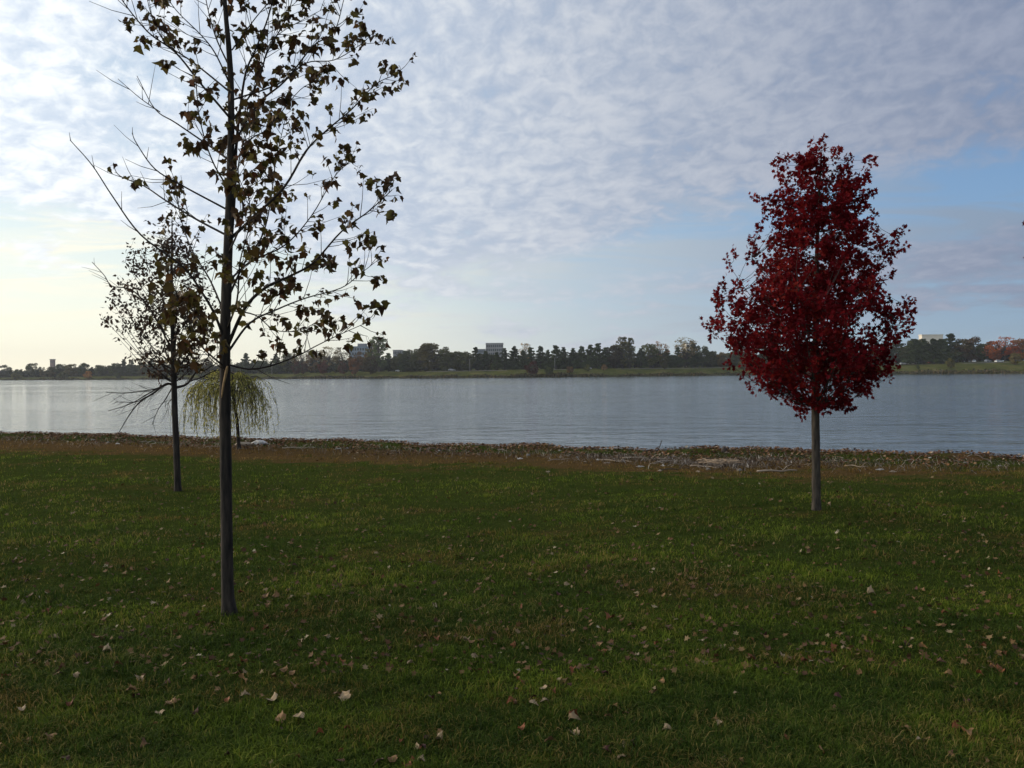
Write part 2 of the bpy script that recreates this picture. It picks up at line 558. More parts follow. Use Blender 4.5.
# ------------------------------------------------------------------ grass blades
def build_grass():
    m, nt, b = material('grass_blade')
    f, n1, n2, t, x, y = patches(nt)
    r = attr(nt, 'rnd')
    hgt = attr(nt, 'tip')
    lush = ramp(nt, r, [(0, (.030, .044, .008)), (.35, (.068, .092, .014)), (.75, (.122, .148, .024)), (1, (.25, .235, .050))])
    dry = ramp(nt, r, [(0, (.055, .034, .009)), (.4, (.135, .082, .022)), (.8, (.24, .150, .045)), (1, (.36, .25, .10))])
    deep = noise(nt, comb(nt, x * .7, y * 1.1, 7.), 1.2, 5, .65).ss(.40, .66)
    lush = mixc(nt, deep, mixc(nt, 1., lush, (.52, .70, .65), 'MULTIPLY'), mixc(nt, 1., lush, (1.40, 1.55, 1.0), 'MULTIPLY'))
    col = mixc(nt, (f + (r - .5) * .45).ss(.44, .74), lush, dry)
    nt.links.new(col, b.inputs['Base Color'])
    b.inputs['Roughness'].default_value = .75; b.inputs['Specular IOR Level'].default_value = .08
    tr = nt.nodes.new('ShaderNodeBsdfTranslucent'); nt.links.new(col, tr.inputs['Color'])
    mx = nt.nodes.new('ShaderNodeMixShader'); mx.inputs[0].default_value = .42
    nt.links.new(b.outputs[0], mx.inputs[1]); nt.links.new(tr.outputs[0], mx.inputs[2])
    nt.links.new(mx.outputs[0], nt.nodes['Material Output'].inputs[0])

    n = 520000
    # even over the picture: depth density ~ 1/y^1.6
    y0, y1, pw = 2.6, 30.0, 1.05
    uu = rng.random(n)
    yy = (y0 ** -pw + uu * (y1 ** -pw - y0 ** -pw)) ** (-1 / pw)
    xx = (rng.random(n) * 2 - 1) * (yy * .72 + 1.0)
    # tufting: pull blades towards tuft centres
    k = 26000
    j = rng.integers(0, k, n)
    cy = (y0 ** -pw + rng.random(k) * (y1 ** -pw - y0 ** -pw)) ** (-1 / pw)
    cx = (rng.random(k) * 2 - 1) * (cy * .72 + 1.0)
    tuft = rng.random(n) < .6
    sp = .022 * np.sqrt(cy[j] / 4)
    xx = np.where(tuft, cx[j] + rng.normal(0, 1, n) * sp, xx); yy = np.where(tuft, cy[j] + rng.normal(0, 1, n) * sp, yy)
    t = yy - shore_y(xx)
    keep = (t < -1.5 + .9 * np.sin(xx * 1.9) * np.sin(xx * .63 + 2)) | ((t < .1) & (rng.random(n) < .28))
    keep &= rng.random(n) < 1.15 - .3 * (np.sin(xx * 2.1 + np.sin(yy * 1.7) * 1.5) * np.sin(yy * 2.6 + xx * .7))
    xx, yy, t, tuft, j = (q[keep] for q in (xx, yy, t, tuft, j)); n = len(xx)
    zz = near_z(xx, yy) - .004
    clump = .5 + .5 * np.sin(xx * 1.3 + 1.2 * np.sin(yy * .9)) * np.sin(yy * 1.9 + xx * .6)
    clump2 = .5 + .5 * np.sin(xx * 5.1 + np.sin(yy * 4.) * 1.3) * np.sin(yy * 6.3 + xx * 1.5)
    tj = rng.random(k)[j]
    H = (.008 + .016 * clump + .020 * clump2 ** 1.5 + .020 * rng.random(n) ** 1.5 + np.where(tuft, .040 * tj ** 3, 0)) * .88 * (1 + .012 * yy)
    W = (.0013 + .0013 * rng.random(n)) * (1 + .10 * np.clip(yy - 3, 0, 30))
    az = rng.random(n) * 2 * pi
    lean = H * (.25 + 1.5 * rng.random(n) ** 1.2)
    lx, ly = np.cos(az) * lean, np.sin(az) * lean
    wa = az + pi / 2 + rng.normal(0, .5, n)
    wx, wy = np.cos(wa) * W, np.sin(wa) * W
    base = np.stack([xx, yy, zz], 1)
    V = np.empty((n, 5, 3))
    w3 = np.stack([wx, wy, np.zeros(n)], 1)
    midp = base + np.stack([lx * .35, ly * .35, H * .62], 1)
    tip = base + np.stack([lx, ly, H * (1 - .18 * (lean / H) ** 2)], 1)
    V[:, 0] = base - w3; V[:, 1] = base + w3; V[:, 2] = midp + w3 * .8; V[:, 3] = midp - w3 * .8; V[:, 4] = tip
    fl = np.array([0, 1, 2, 3, 3, 2, 4]); st = np.array([0, 4])
    loops = (fl[None] + (np.arange(n) * 5)[:, None]).ravel(); starts = (st[None] + (np.arange(n) * 7)[:, None]).ravel()
    rr = np.clip(rng.random(n) * .8 + .2 * clump + rng.normal(0, .05, n), 0, 1)
    me = mesh_np('grass', V.reshape(-1, 3), loops, starts, {'rnd': np.repeat(rr, 5), 'tip': np.tile([0, 0, .6, .6, 1], n)})
    tag(new_obj('grass', me, m), 'short dark green mown grass covering the lawn in front of the lake', 'grass', kind='stuff')


build_grass()

# ------------------------------------------------------------------ leaf templates
half = [(.0, .0), (.20, -.06), (.43, .08), (.38, .24), (.53, .50), (.33, .52), (.25, .64), (.16, .80), (.0, 1.0)]


def leaf_template(fold=.25, cup=.2, twist=0.0):
    V = []; L = half; R = [(-x, y) for x, y in half]
    mids = [(0, 0), (0, .33), (0, .66), (0, 1)]
    vs = mids + [p for p in half[1:-1]] + [(-p[0], p[1]) for p in half[1:-1]]
    for (x, y) in vs:
        V.append((x + twist * y * y * .3, y, fold * abs(x) - cup * (y - .4) ** 2 + twist * x * .6))
    h = list(range(4, 4 + 7)); g = list(range(11, 18))
    Fs = [[0, h[0], h[1], h[2], 1], [1, h[2], h[3], h[4], 2], [2, h[4], h[5], h[6], 3],
          [1, g[2], g[1], g[0], 0], [2, g[4], g[3], g[2], 1], [3, g[6], g[5], g[4], 2]]
    return V, Fs


LEAF = leaf_template()
# plain pointed leaf and simple three-lobed leaf for distant crowns
SLEAF = ([(0, 0, 0), (.28, .35, .07), (0, 1, -.08), (-.28, .35, .07), (0, .4, 0)], [[0, 1, 4], [1, 2, 4], [2, 3, 4], [3, 0, 4]])
MLEAF = ([(0, 0, 0), (.50, .10, .12), (.25, .30, .04), (.48, .60, .08), (.14, .60, 0), (0, 1.0, -.12), (-.14, .60, 0), (-.48, .60, .08), (-.25, .30, .04), (-.50, .10, .12), (0, .35, 0)],
         [[0, 1, 2, 10], [2, 3, 4, 10], [4, 5, 6, 10], [6, 7, 8, 10], [8, 9, 0, 10]])
NLEAF = ([(0, 0, 0), (.09, .4, .01), (0, 1, -.03), (-.09, .4, .01)], [[0, 1, 2, 3]])

BARK_DARK = simple('bark_dark', (.050, .040, .031), .95, (.006, .005, .004), 40, bump=.012, stretch=(1, 1, .14))
BARK_GREY = simple('bark_grey', (.085, .070, .054), .95, (.018, .015, .012), 44, bump=.008, stretch=(1, 1, .16))
TWIG = simple('twig_bark', (.030, .023, .018), .85, (.015, .012, .010), 30)


class Tree:
    def __init__(s, name, base, label, cat='tree', group=None):
        s.root = empty(name, base, label, cat, group)
        s.base = Vector(base)
        s.lp = []; s.ld = []; s.ls = []     # leaves: position, direction, size
        s.paths = []

    def branch(s, pts, r0, r1, mat, sides=6, name='branch', twigs=None, mb=None, n=5):
        path = spline(pts, n)
        m = len(path)
        own = mb is None
        mb = mb or MB()
        rad = [r0 + (r1 - r0) * (i / (m - 1)) ** .8 for i in range(m)]
        mb.tube(path, rad, sides)
        return path, rad, mb


# --- tree in front: sparse brown leaves ------------------------------------
def front_tree():
    base = G(229.5, 614); base.z -= .02
    Y0 = base.y
    T = Tree('young_tree', base, 'near slim young tree with sparse drooping brown leaves, its top above the picture')
    k = Y0 / F
    tr = [(229.5, 617, 0), (228.3, 603, 0), (227.6, 590, 0), (226.5, 520, .0), (225.5, 450, 0), (225, 395, .01), (225, 340, .0), (226.5, 290, .0), (228.5, 235, .0), (230, 190, -.01), (231, 140, .01),
          (231, 90, .02), (229, 50, .0), (225, 5, .02), (223, -50, .03), (225, -120, .0), (222, -190, .0)]
    wid = [9.0, 6.9, 6.2, 5.9, 5.7, 5.5, 5.2, 5.1, 4.5, 4.0, 3.5, 3.1, 2.7, 2.2, 1.8, 1.2, .5]
    pts = [P(a, b, Y0 + c) for a, b, c in tr]
    path = spline(pts, 4)
    ra = np.interp(np.linspace(0, len(wid) - 1, len(path)), range(len(wid)), np.array(wid) * k)
    MB().tube(path, list(ra), 12, lump=.035).build('trunk', BARK_DARK, T.root)
    # second leader splitting off
    mains = [
        ([(231, 240), (234, 200), (236, 150), (240, 110), (246, 72), (257, 46), (271, 7), (279, -50)], 3.4, .8, .12, .9),
        ([(226, 345), (215, 315), (201, 291), (183, 267), (141, 235), (113, 197), (92, 165), (70, 140)], 2.6, .5, -.35, .25),
        ([(228, 236), (194, 218), (165, 200), (144, 186), (120, 176), (113, 165)], 1.9, .5, .30, .35),
        ([(226, 209), (183, 186), (155, 169), (137, 144), (132, 133)], 1.6, .4, -.25, .3),
        ([(229, 160), (211, 147), (176, 123), (155, 109), (137, 76)], 1.9, .45, .2, .25),
        ([(160, 112), (140, 98), (118, 79)], .9, .35, .1, .05),
        ([(230, 118), (201, 84), (176, 53), (148, 32), (122, 0), (112, -20)], 2.0, .5, -.3, .6),
        ([(230, 92), (194, 63), (165, 42), (151, 14), (144, -20)], 1.6, .5, .3, .6),
        ([(229, 82), (215, 53), (201, 35), (176, 10), (160, -15)], 1.4, .4, -.2, .7),
        ([(229, 66), (215, 35), (206, 0), (200, -40)], 1.5, .4, .2, .8),
        ([(229, 240), (257, 214), (285, 186), (306, 151), (327, 130), (352, 109), (376, 84), (398, 74)], 2.9, .5, .3, 1.5),
        ([(228, 345), (245, 308), (265, 288), (288, 277), (313, 263), (341, 232), (369, 211), (392, 190)], 3.2, .5, -.35, 2.2),
        ([(228, 352), (250, 323), (278, 309), (306, 298), (341, 288), (360, 274), (378, 260)], 2.2, .4, .35, 1.8),
        ([(229, 365), (249, 369), (270, 366), (297, 356), (318, 345), (341, 334), (366, 323)], 1.8, .4, -.2, .8),
        ([(233, 145), (257, 105), (285, 81), (313, 46), (334, 32), (345, -5)], 2.0, .5, -.3, 1.3),
        ([(233, 120), (257, 84), (267, 53), (285, 21), (292, 0), (299, -30)], 1.8, .5, .3, 1.1),
        ([(232, 100), (278, 84), (306, 63), (334, 60), (360, 45), (373, 33)], 1.6, .4, .4, 1.1),
        ([(264, 60), (271, 42), (288, 28), (327, 7)], 1.0, .3, .2, .5),
        ([(227, 300), (245, 262), (262, 236), (270, 205), (276, 160), (285, 120)], 2.2, .5, .5, 1.8),
        ([(227, 320), (210, 280), (192, 250), (180, 215), (176, 180)], 1.9, .4, .55, .9),
        ([(226, 368), (205, 350), (190, 330), (180, 310), (176, 290)], 1.7, .4, -.5, 1.3),
        ([(227, 330), (237, 300), (240, 262), (250, 220), (246, 175)], 1.9, .4, -.7, 1.6),
        ([(228, 282), (250, 262), (285, 245), (312, 215), (335, 176), (352, 160)], 2.1, .4, .6, 1.5),
        ([(227, 350), (212, 335), (198, 318), (186, 300), (170, 286)], 1.4, .4, .3, 1.4),
        ([(227, 372), (214, 362), (204, 352), (192, 348)], 1.0, .3, -.3, 1.3),
        ([(228, 255), (243, 215), (238, 170), (248, 130), (262, 100)], 1.8, .4, -.6, 1.3),
        ([(229, 190), (212, 160), (200, 120), (196, 80)], 1.5, .4, -.5, .8),
        ([(230, 170), (250, 140), (268, 128), (300, 90), (320, 80)], 1.6, .4, .5, 1.1),
        ([(227, 310), (255, 315), (275, 330), (300, 330), (325, 318)], 1.4, .35, .5, 1.3),
        ([(227, 20), (240, -20), (262, -60), (270, -110)], 1.3, .3, .2, .7),
        ([(226, 10), (206, -30), (190, -80), (186, -130)], 1.3, .3, -.2, .7),
        ([(232, 50), (262, 10), (300, -30), (330, -60)], 1.3, .3, .3, .8),
    ]
    leafpos = []
    for (pp, w0, w1, dep, leafy) in mains:
        m = len(pp)
        L = [P(a, b, Y0 + dep * 1.6 * (i / (m - 1)) ** 1.0 + random.uniform(-.03, .03) * (i > 0)) for i, (a, b) in enumerate(pp)]
        path, rad, mb = T.branch(L, w0 * k * .62, w1 * k * .75, TWIG, 6)
        # twigs off this branch
        tot = sum((path[i + 1] - path[i]).length for i in range(len(path) - 1))
        nt_ = int(tot / .052)
        for q in range(nt_):
            f = .16 + .84 * (q + random.random()) / nt_
            i = min(int(f * (len(path) - 1)), len(path) - 2)
            p = path[i].lerp(path[i + 1], random.random())
            if leafy < .4 and random.random() < .25 + .65 * f: continue
            d = (path[i + 1] - path[i]).normalized()
            side = d.cross(Vector((random.gauss(0, 1), random.gauss(0, 1), random.gauss(0, .6)))).normalized()
            ln = random.uniform(.08, .34) * (1.15 - .55 * f)
            td = (d * .75 + side * random.uniform(.45, 1.0) + Vector((0, 0, .12))).normalized()
            p1 = p + td * ln * .5; p2 = p1 + (td + Vector((0, 0, .25)) + side * .1).normalized() * ln * .5
            mb.tube([p, p1, p2], [.0026, .0019, .0011], 4)
            if random.random() < 1.0 * leafy and not (leafy < .4 and f > .55):
                for c in range(random.choice((3, 4, 5, 6, 7))):
                    leafpos.append((p2 + (p1 - p2) * random.random() * .5 * (c > 0), td, f))
        if leafy > .3:
            leafpos += [(path[-1], (path[-1] - path[-2]).normalized(), 1)] * 2
        mb.build('branch', TWIG, T.root)
    # extra leaf spots low on the inside of the crown, on short spur twigs
    sp = MB()
    for q in range(70):
        i = random.randrange(int(len(path) * .2), len(path))
    lp = []; ld = []; ls = []
    for p, td, f in leafpos:
        pd = (td * .5 + Vector((random.gauss(0, .6), random.gauss(0, .6), random.gauss(-.1, .5)))).normalized()
        pe = p + pd * random.uniform(.02, .05)
        sp.tube([p, (p + pe) / 2 + Vector((0, 0, .004)), pe], [.0011, .0009, .0008], 3, cap=False)
        dr = Vector((random.gauss(0, .55), random.gauss(0, .55), -random.uniform(.1, 1.3)))
        lp.append(pe); ld.append(dr); ls.append(random.choice((1, .85, .7)) * random.uniform(.036, .076))
    fol = leaf_material('brown_olive_leaf', [(0, (.038, .020, .010)), (.35, (.062, .034, .014)), (.65, (.072, .060, .018)), (.9, (.14, .115, .028)), (1, (.13, .048, .020))], .30, .6, False, .15)
    n = len(lp)
    rr = np.random.default_rng(3)
    R = rot_from(np.array([tuple(d) for d in ld]), rr.random(n) * 6.28)
    third = rr.integers(0, 3, n)
    tmpl = [leaf_template(.35, .25, .2), leaf_template(.9, .45, -.3), leaf_template(.15, .8, .4)]
    Vs = []; loops = []; st = []; rn = []; vo = 0; lo = 0
    # merge the three curl variants in one mesh
    lpn = np.array([tuple(p) for p in lp]); lsn = np.array(ls)
    for ti in range(3):
        s_ = third == ti; tv, tf = tmpl[ti]; tv = np.array(tv); c = int(s_.sum())
        sx = np.stack([lsn[s_] * rr.uniform(.6, 1.0, c), lsn[s_], lsn[s_]], 1)
        v = np.einsum('nij,nkj->nki', R[s_], tv[None] * sx[:, None, :]) + lpn[s_][:, None]
        fl = np.concatenate([np.array(f) for f in tf]); s0 = np.cumsum([0] + [len(f) for f in tf[:-1]])
        loops.append((fl[None] + (np.arange(c) * len(tv))[:, None]).ravel() + vo)
        st.append((s0[None] + (np.arange(c) * len(fl))[:, None]).ravel() + lo)
        Vs.append(v.reshape(-1, 3)); rn.append(np.repeat(rr.random(c), len(tv))); vo += c * len(tv); lo += c * len(fl)
    me = mesh_np('foliage', np.concatenate(Vs), np.concatenate(loops), np.concatenate(st), {'rnd': np.concatenate(rn)})
    new_obj('foliage', me, fol, T.root)
    sp.build('leaf_stalk', TWIG, T.root)['kind'] = 'stuff'
    # torn strip of bark
    wound = simple('raw_wood', (.42, .27, .12), .8, (.24, .15, .07), 30)
    mb = MB(); q = [P(227.5, 366, Y0 - .05), P(225.6, 375, Y0 - .052), P(223.2, 386, Y0 - .052), P(221.6, 398, Y0 - .05)]
    mb.tube(spline(q, 3), [.006, .0085, .0095, .009, .008, .0078, .007, .006, .005, .002], 6)
    tag(mb.build('bark_wound', wound, T.root), 'strip of torn bark showing raw orange wood')
    print('front leaves', n)
    return T


front_tree()


# --- generic crown of branches + leaf clumps -------------------------------
def grow(T, Y0, trunk_pts, trunk_w, anchors, leaf_tmpl, leaf_mat, leaf_size, per, clump_r, nmain, bark, twigmat, twig_r=.003, hang=.3, start=.2, seed=1,
         main_rise=.9):
    """trunk from traced points; main limbs are chosen anchors; every anchor gets a twig from its nearest limb and a tuft of leaves"""
    rd = random.Random(seed); rr = np.random.default_rng(seed)
    k = Y0 / F
    path = spline(trunk_pts, 4)
    ra = np.interp(np.linspace(0, len(trunk_w) - 1, len(path)), range(len(trunk_w)), np.array(trunk_w) * k)
    MB().tube(path, list(ra), 10, lump=.03).build('trunk', bark, T.root)
    zb = path[0].z; zt = path[-1].z

    def trunk_at(z):
        z = min(max(z, zb), zt)
        for i in range(len(path) - 1):
            if path[i + 1].z >= z: return path[i].lerp(path[i + 1], (z - path[i].z) / max(1e-6, path[i + 1].z - path[i].z)), i / len(path)
        return path[-1], 1.0
    pool = sorted(anchors, key=lambda p: -((p - trunk_at(p.z)[0]).to_2d().length) + rd.random() * .25)
    limbs = []
    zmin = zb + (zt - zb) * start
    chosen = []
    for p in pool:
        if len(chosen) >= nmain: break
        if all((p - c).length > .26 for c in chosen): chosen.append(p)
    nodes = []
    for p in chosen:
        c0, _ = trunk_at(p.z); out = (p - c0).to_2d().length
        z0 = max(zmin, p.z - main_rise * out - .05)
        o, fr = trunk_at(z0)
        m = o.lerp(p, .5) + Vector((0, 0, -.10 * out)) + Vector((rd.gauss(0, .03), rd.gauss(0, .03), 0))
        pth = spline([o, m, p], 7)
        r0 = max(.004, .0105 * (1 - .6 * fr))
        mb = MB(); mb.tube(pth, [r0 + (twig_r * .6 - r0) * (i / (len(pth) - 1)) for i in range(len(pth))], 5)
        limbs.append(mb); nodes += [(q, len(limbs) - 1) for q in pth[3:]]
    nodes += [(path[i], -1) for i in range(len(path)) if path[i].z > zmin + .4 * (zt - zmin)]
    NP = np.array([tuple(q) for q, _ in nodes])
    top = MB()
    lp = []; ld = []; lr = []
    for p in anchors:
        tint = rd.random()
        d = NP - np.array(tuple(p)); dd = (d ** 2).sum(1) + np.where(NP[:, 2] > p.z + .02, .3, 0)
        i = int(dd.argmin()); q = nodes[i][0]; li = nodes[i][1]
        mid = q.lerp(p, .5) + Vector((rd.gauss(0, .02), rd.gauss(0, .02), -.02))
        (limbs[li] if li >= 0 else top).tube([q, mid, p], [twig_r, twig_r * .75, twig_r * .4], 4, cap=False)
        td = (p - mid).normalized() if (p - mid).length > 1e-5 else Vector((0, 0, 1))
        td = (td + Vector((0, 0, .35))).normalized()
        cnt = max(1, int(rd.gauss(per, per * .35)))
        # an upright-ish sprig through the anchor carries the leaves
        tip = p + td * clump_r * rd.uniform(.6, 1.5)
        (limbs[li] if li >= 0 else top).tube([p, tip], [twig_r * .4, twig_r * .2], 3, cap=False)
        for c in range(cnt):
            f = rd.random()
            b = (p - td * clump_r * .6).lerp(tip, f)
            off = Vector((rd.gauss(0, 1), rd.gauss(0, 1), rd.gauss(0, 1))).normalized()
            lp.append(tuple(b + off * clump_r * rd.uniform(.1, .62) * (1.1 - .5 * f)))
            dr = off * .9 + td * .3 + Vector((rd.gauss(0, .35), rd.gauss(0, .35), rd.gauss(-hang, .4)))
            ld.append(tuple(dr)); lr.append(min(1, max(0, tint * .55 + rd.random() * .45)))
    for mb in limbs: mb.build('branch', twigmat, T.root)
    if top.v: top.build('twig', twigmat, T.root)['kind'] = 'stuff'
    n = len(lp)
    R = rot_from(np.array(ld), rr.random(n) * 6.28)
    s = leaf_size * rr.uniform(.6, 1.15, n)
    me = scatter_mesh('foliage', leaf_tmpl[0], leaf_tmpl[1], np.array(lp), R, s, np.array(lr))
    new_obj('foliage', me, leaf_mat, T.root)
    print(T.root.name, 'leaves', n)


def crown_anchors(Y0, cx, prof, n, seed, surf=.55, reject=None, depth_scale=1.0):
    """prof rows: (py, left px, right px); crown cross sections become ellipses of that width"""
    rd = random.Random(seed); out = []
    ys = [r[0] for r in prof]; ls = [r[1] for r in prof]; rs = [r[2] for r in prof]
    wmax = max(r - l for l, r in zip(ls, rs))
    while len(out) < n:
        py = rd.uniform(ys[0], ys[-1])
        l = np.interp(py, ys, ls); r = np.interp(py, ys, rs)
        if rd.random() > ((r - l) / wmax) ** 1.7: continue
        a = rd.random() * 2 * pi
        rad = (rd.random() ** surf)
        rl = cx - l; rr_ = r - cx
        ex = rr_ if cos(a) > 0 else rl
        dep = (rl + rr_) / 2
        ragged = rd.uniform(.80, 1.02) * (1 + .10 * sin(a * 5 + py * .11) + .08 * sin(py * .21 + a * 3))
        X = cx + cos(a) * rad * ex * ragged; D = sin(a) * rad * dep * ragged * depth_scale
        py2 = py + 0
        if reject and reject(X, py2): continue
        yd = Y0 + D * Y0 / F
        # true world position at the crown's own distance, then moved in depth
        p = P(X, py2, Y0); out.append(Vector((p.x, yd, p.z)))
    return out


# --- red maple --------------------------------------------------------------
def red_maple():
    base = G(816.5, 510); base.z -= .02; Y0 = base.y
    T = Tree('red_maple', base, 'young maple with dense dark red crown standing alone on the right side of the lawn')
    tp = [P(a, b, Y0) for a, b in [(816.8, 512), (816.3, 500), (816, 460), (815.5, 415), (815.5, 370), (816, 320), (816.5, 270), (818, 220), (820, 180), (822, 150)]]
    prof = [(144, 816, 830), (154, 806, 842), (165, 790, 852), (180, 785, 860), (200, 775, 864), (225, 766, 868), (250, 752, 878), (272, 745, 886), (288, 730, 886), (302, 714, 896),
            (330, 710, 900), (352, 718, 897), (370, 732, 888), (385, 750, 878), (398, 770, 866), (410, 793, 848)]

    def rej(x, y):
        if 838 < x < 876 and 318 < y < 346: return ((x - 857) / 20) ** 2 + ((y - 332) / 12) ** 2 < 1
        if x > 880 and 262 < y < 292: return True
        if x > 872 and 205 < y < 216: return True
        if 745 > x and 262 < y < 282: return True
        if 884 > x > 862 and 290 < y < 312: return random.random() < .6
        return False
    random.seed(11)
    anc = crown_anchors(Y0, 816, prof, 1050, 5, .50, rej)
    # protruding shoots that break the outline
    shoots = [(880, 255, .2), (893, 246, .1), (903, 232, .1), (897, 238, .1), (888, 262, -.1), (886, 242, .2), (899, 250, .15), (905, 309, 0), (898, 315, .1), (892, 304, -.2), (908, 318, .1), (886, 318, .1),
              (733, 252, 0), (729, 266, .1), (752, 246, 0), (717, 300, .1), (714, 322, 0), (722, 290, -.1), (713, 335, .1), (780, 165, 0), (784, 158, .1), (866, 168, 0), (862, 180, .1), (868, 160, .1),
              (836, 151, .1), (821, 147, 0), (810, 158, 0), (824, 151, -.1), (800, 158, .2), (758, 232, .1), (765, 210, 0), (762, 200, .1), (872, 215, .2), (868, 196, 0), (878, 232, .1), (890, 330, .1), (884, 345, 0),
              (874, 362, .1), (868, 375, .1), (862, 352, -.1), (798, 405, 0), (832, 405, .1), (812, 408, .2), (775, 395, -.1), (855, 392, .1), (846, 400, -.2), (884, 280, .2), (878, 270, .1)]
    for a, b, c in shoots:
        anc.append(P(a, b, Y0 + c))
    mat = leaf_material('crimson_leaf', [(0, (.050, .003, .006)), (.35, (.115, .005, .009)), (.75, (.180, .010, .013)), (1, (.27, .032, .018))], .33, .7, False, .05)
    grow(T, Y0, tp, [5.4, 4.5, 4.2, 4.0, 3.5, 2.9, 2.2, 1.6, 1.0, .4], anc, MLEAF, mat, .053, 24, .105, 52, BARK_GREY, TWIG, .003, .25, .29, 5)


red_maple()


# --- small dark tree behind on the left ---------------------------------------
def dark_tree():
    base = G(177.5, 491); base.z -= .02; Y0 = base.y
    T = Tree('young_tree', base, 'small dark tree with tiny withered leaves and bare drooping lower branches, beside the willow')
    tp = [P(a, b, Y0) for a, b in [(177.8, 493), (177.5, 480), (176, 440), (174.5, 400), (173.5, 360), (172.5, 320), (171.5, 280), (172, 245), (172, 218)]]
    prof = [(220, 166, 178), (235, 152, 188), (252, 132, 196), (270, 124, 206), (290, 116, 212), (310, 112, 214), (330, 116, 214), (350, 126, 206), (365, 140, 202), (378, 150, 196)]
    anc = crown_anchors(Y0, 173, prof, 330, 9, .5, lambda x, y: (sin(x * .38 + y * .06) + .6 * sin(y * .21 + x * .12) > .55))
    anc += [P(a, b, Y0 + c) for a, b, c in [(113, 312, 0), (110, 320, .1), (114, 330, 0), (120, 340, .1), (112, 300, -.1), (122, 285, .1), (125, 262, 0), (130, 250, .1), (157, 226, 0), (173, 212, 0),
                                            (180, 222, .1), (186, 245, 0), (138, 362, 0), (148, 372, .1)]]
    mat = leaf_material('withered_leaf', [(0, (.028, .018, .014)), (.6, (.055, .034, .022)), (1, (.085, .050, .028))], .3, .7)
    grow(T, Y0, tp, [4.1, 3.4, 3.1, 2.9, 2.5, 2.0, 1.5, 1.0, .4], anc, SLEAF, mat, .070, 10.0, .13, 40, BARK_DARK, TWIG, .0036, .7, .40, 9, 1.25)
    k = Y0 / F
    bare = [([(174.5, 385), (166, 384), (155, 392), (140, 402), (130, 414), (118, 434)], 1.5, .35, -.2),
            ([(168, 384), (158, 388), (150, 390), (125, 393), (106, 392)], 1.0, .3, -.1),
            ([(160, 387), (146, 395), (130, 404), (108, 411)], .8, .3, .1),
            ([(146, 397), (136, 402), (124, 402), (115, 402)], .6, .25, .0),
            ([(172, 388), (165, 400), (158, 410), (152, 425)], .7, .25, .3),
            ([(175, 388), (187, 384), (196, 372), (206, 360), (212, 352)], 1.6, .4, .2),
            ([(190, 381), (200, 378), (212, 372), (222, 370)], .9, .3, -.2),
            ([(196, 373), (205, 370), (214, 365), (226, 360)], .7, .3, .1),
            ([(172, 350), (152, 312), (132, 290), (112, 286), (104, 275), (92, 262)], 1.0, .3, .2),
            ([(174, 370), (158, 362), (148, 358), (139, 350)], 1.0, .3, .3),
            ([(174, 396), (171, 400), (168, 404), (169, 416)], .5, .2, .0)]
    for pp, w0, w1, dep in bare:
        m = len(pp)
        L = [P(a, b, Y0 + dep * i / (m - 1)) for i, (a, b) in enumerate(pp)]
        path, rad, mb = T.branch(L, w0 * k, w1 * k, TWIG, 5)
        for q in range(int(m * 1.6)):
            i = random.randrange(3, len(path) - 1)
            d = (path[i + 1] - path[i]).normalized(); s_ = d.cross(Vector((random.gauss(0, .3), 1, random.gauss(0, .5)))).normalized() * random.choice((-1, 1))
            ln = random.uniform(.05, .22)
            mb.tube([path[i], path[i] + (d + s_ * .6) * ln * .5, path[i] + (d * 1.2 + s_ * .8) * ln], [.0035, .0028, .0018], 4, cap=False)
        mb.build('branch', TWIG, T.root)


dark_tree()


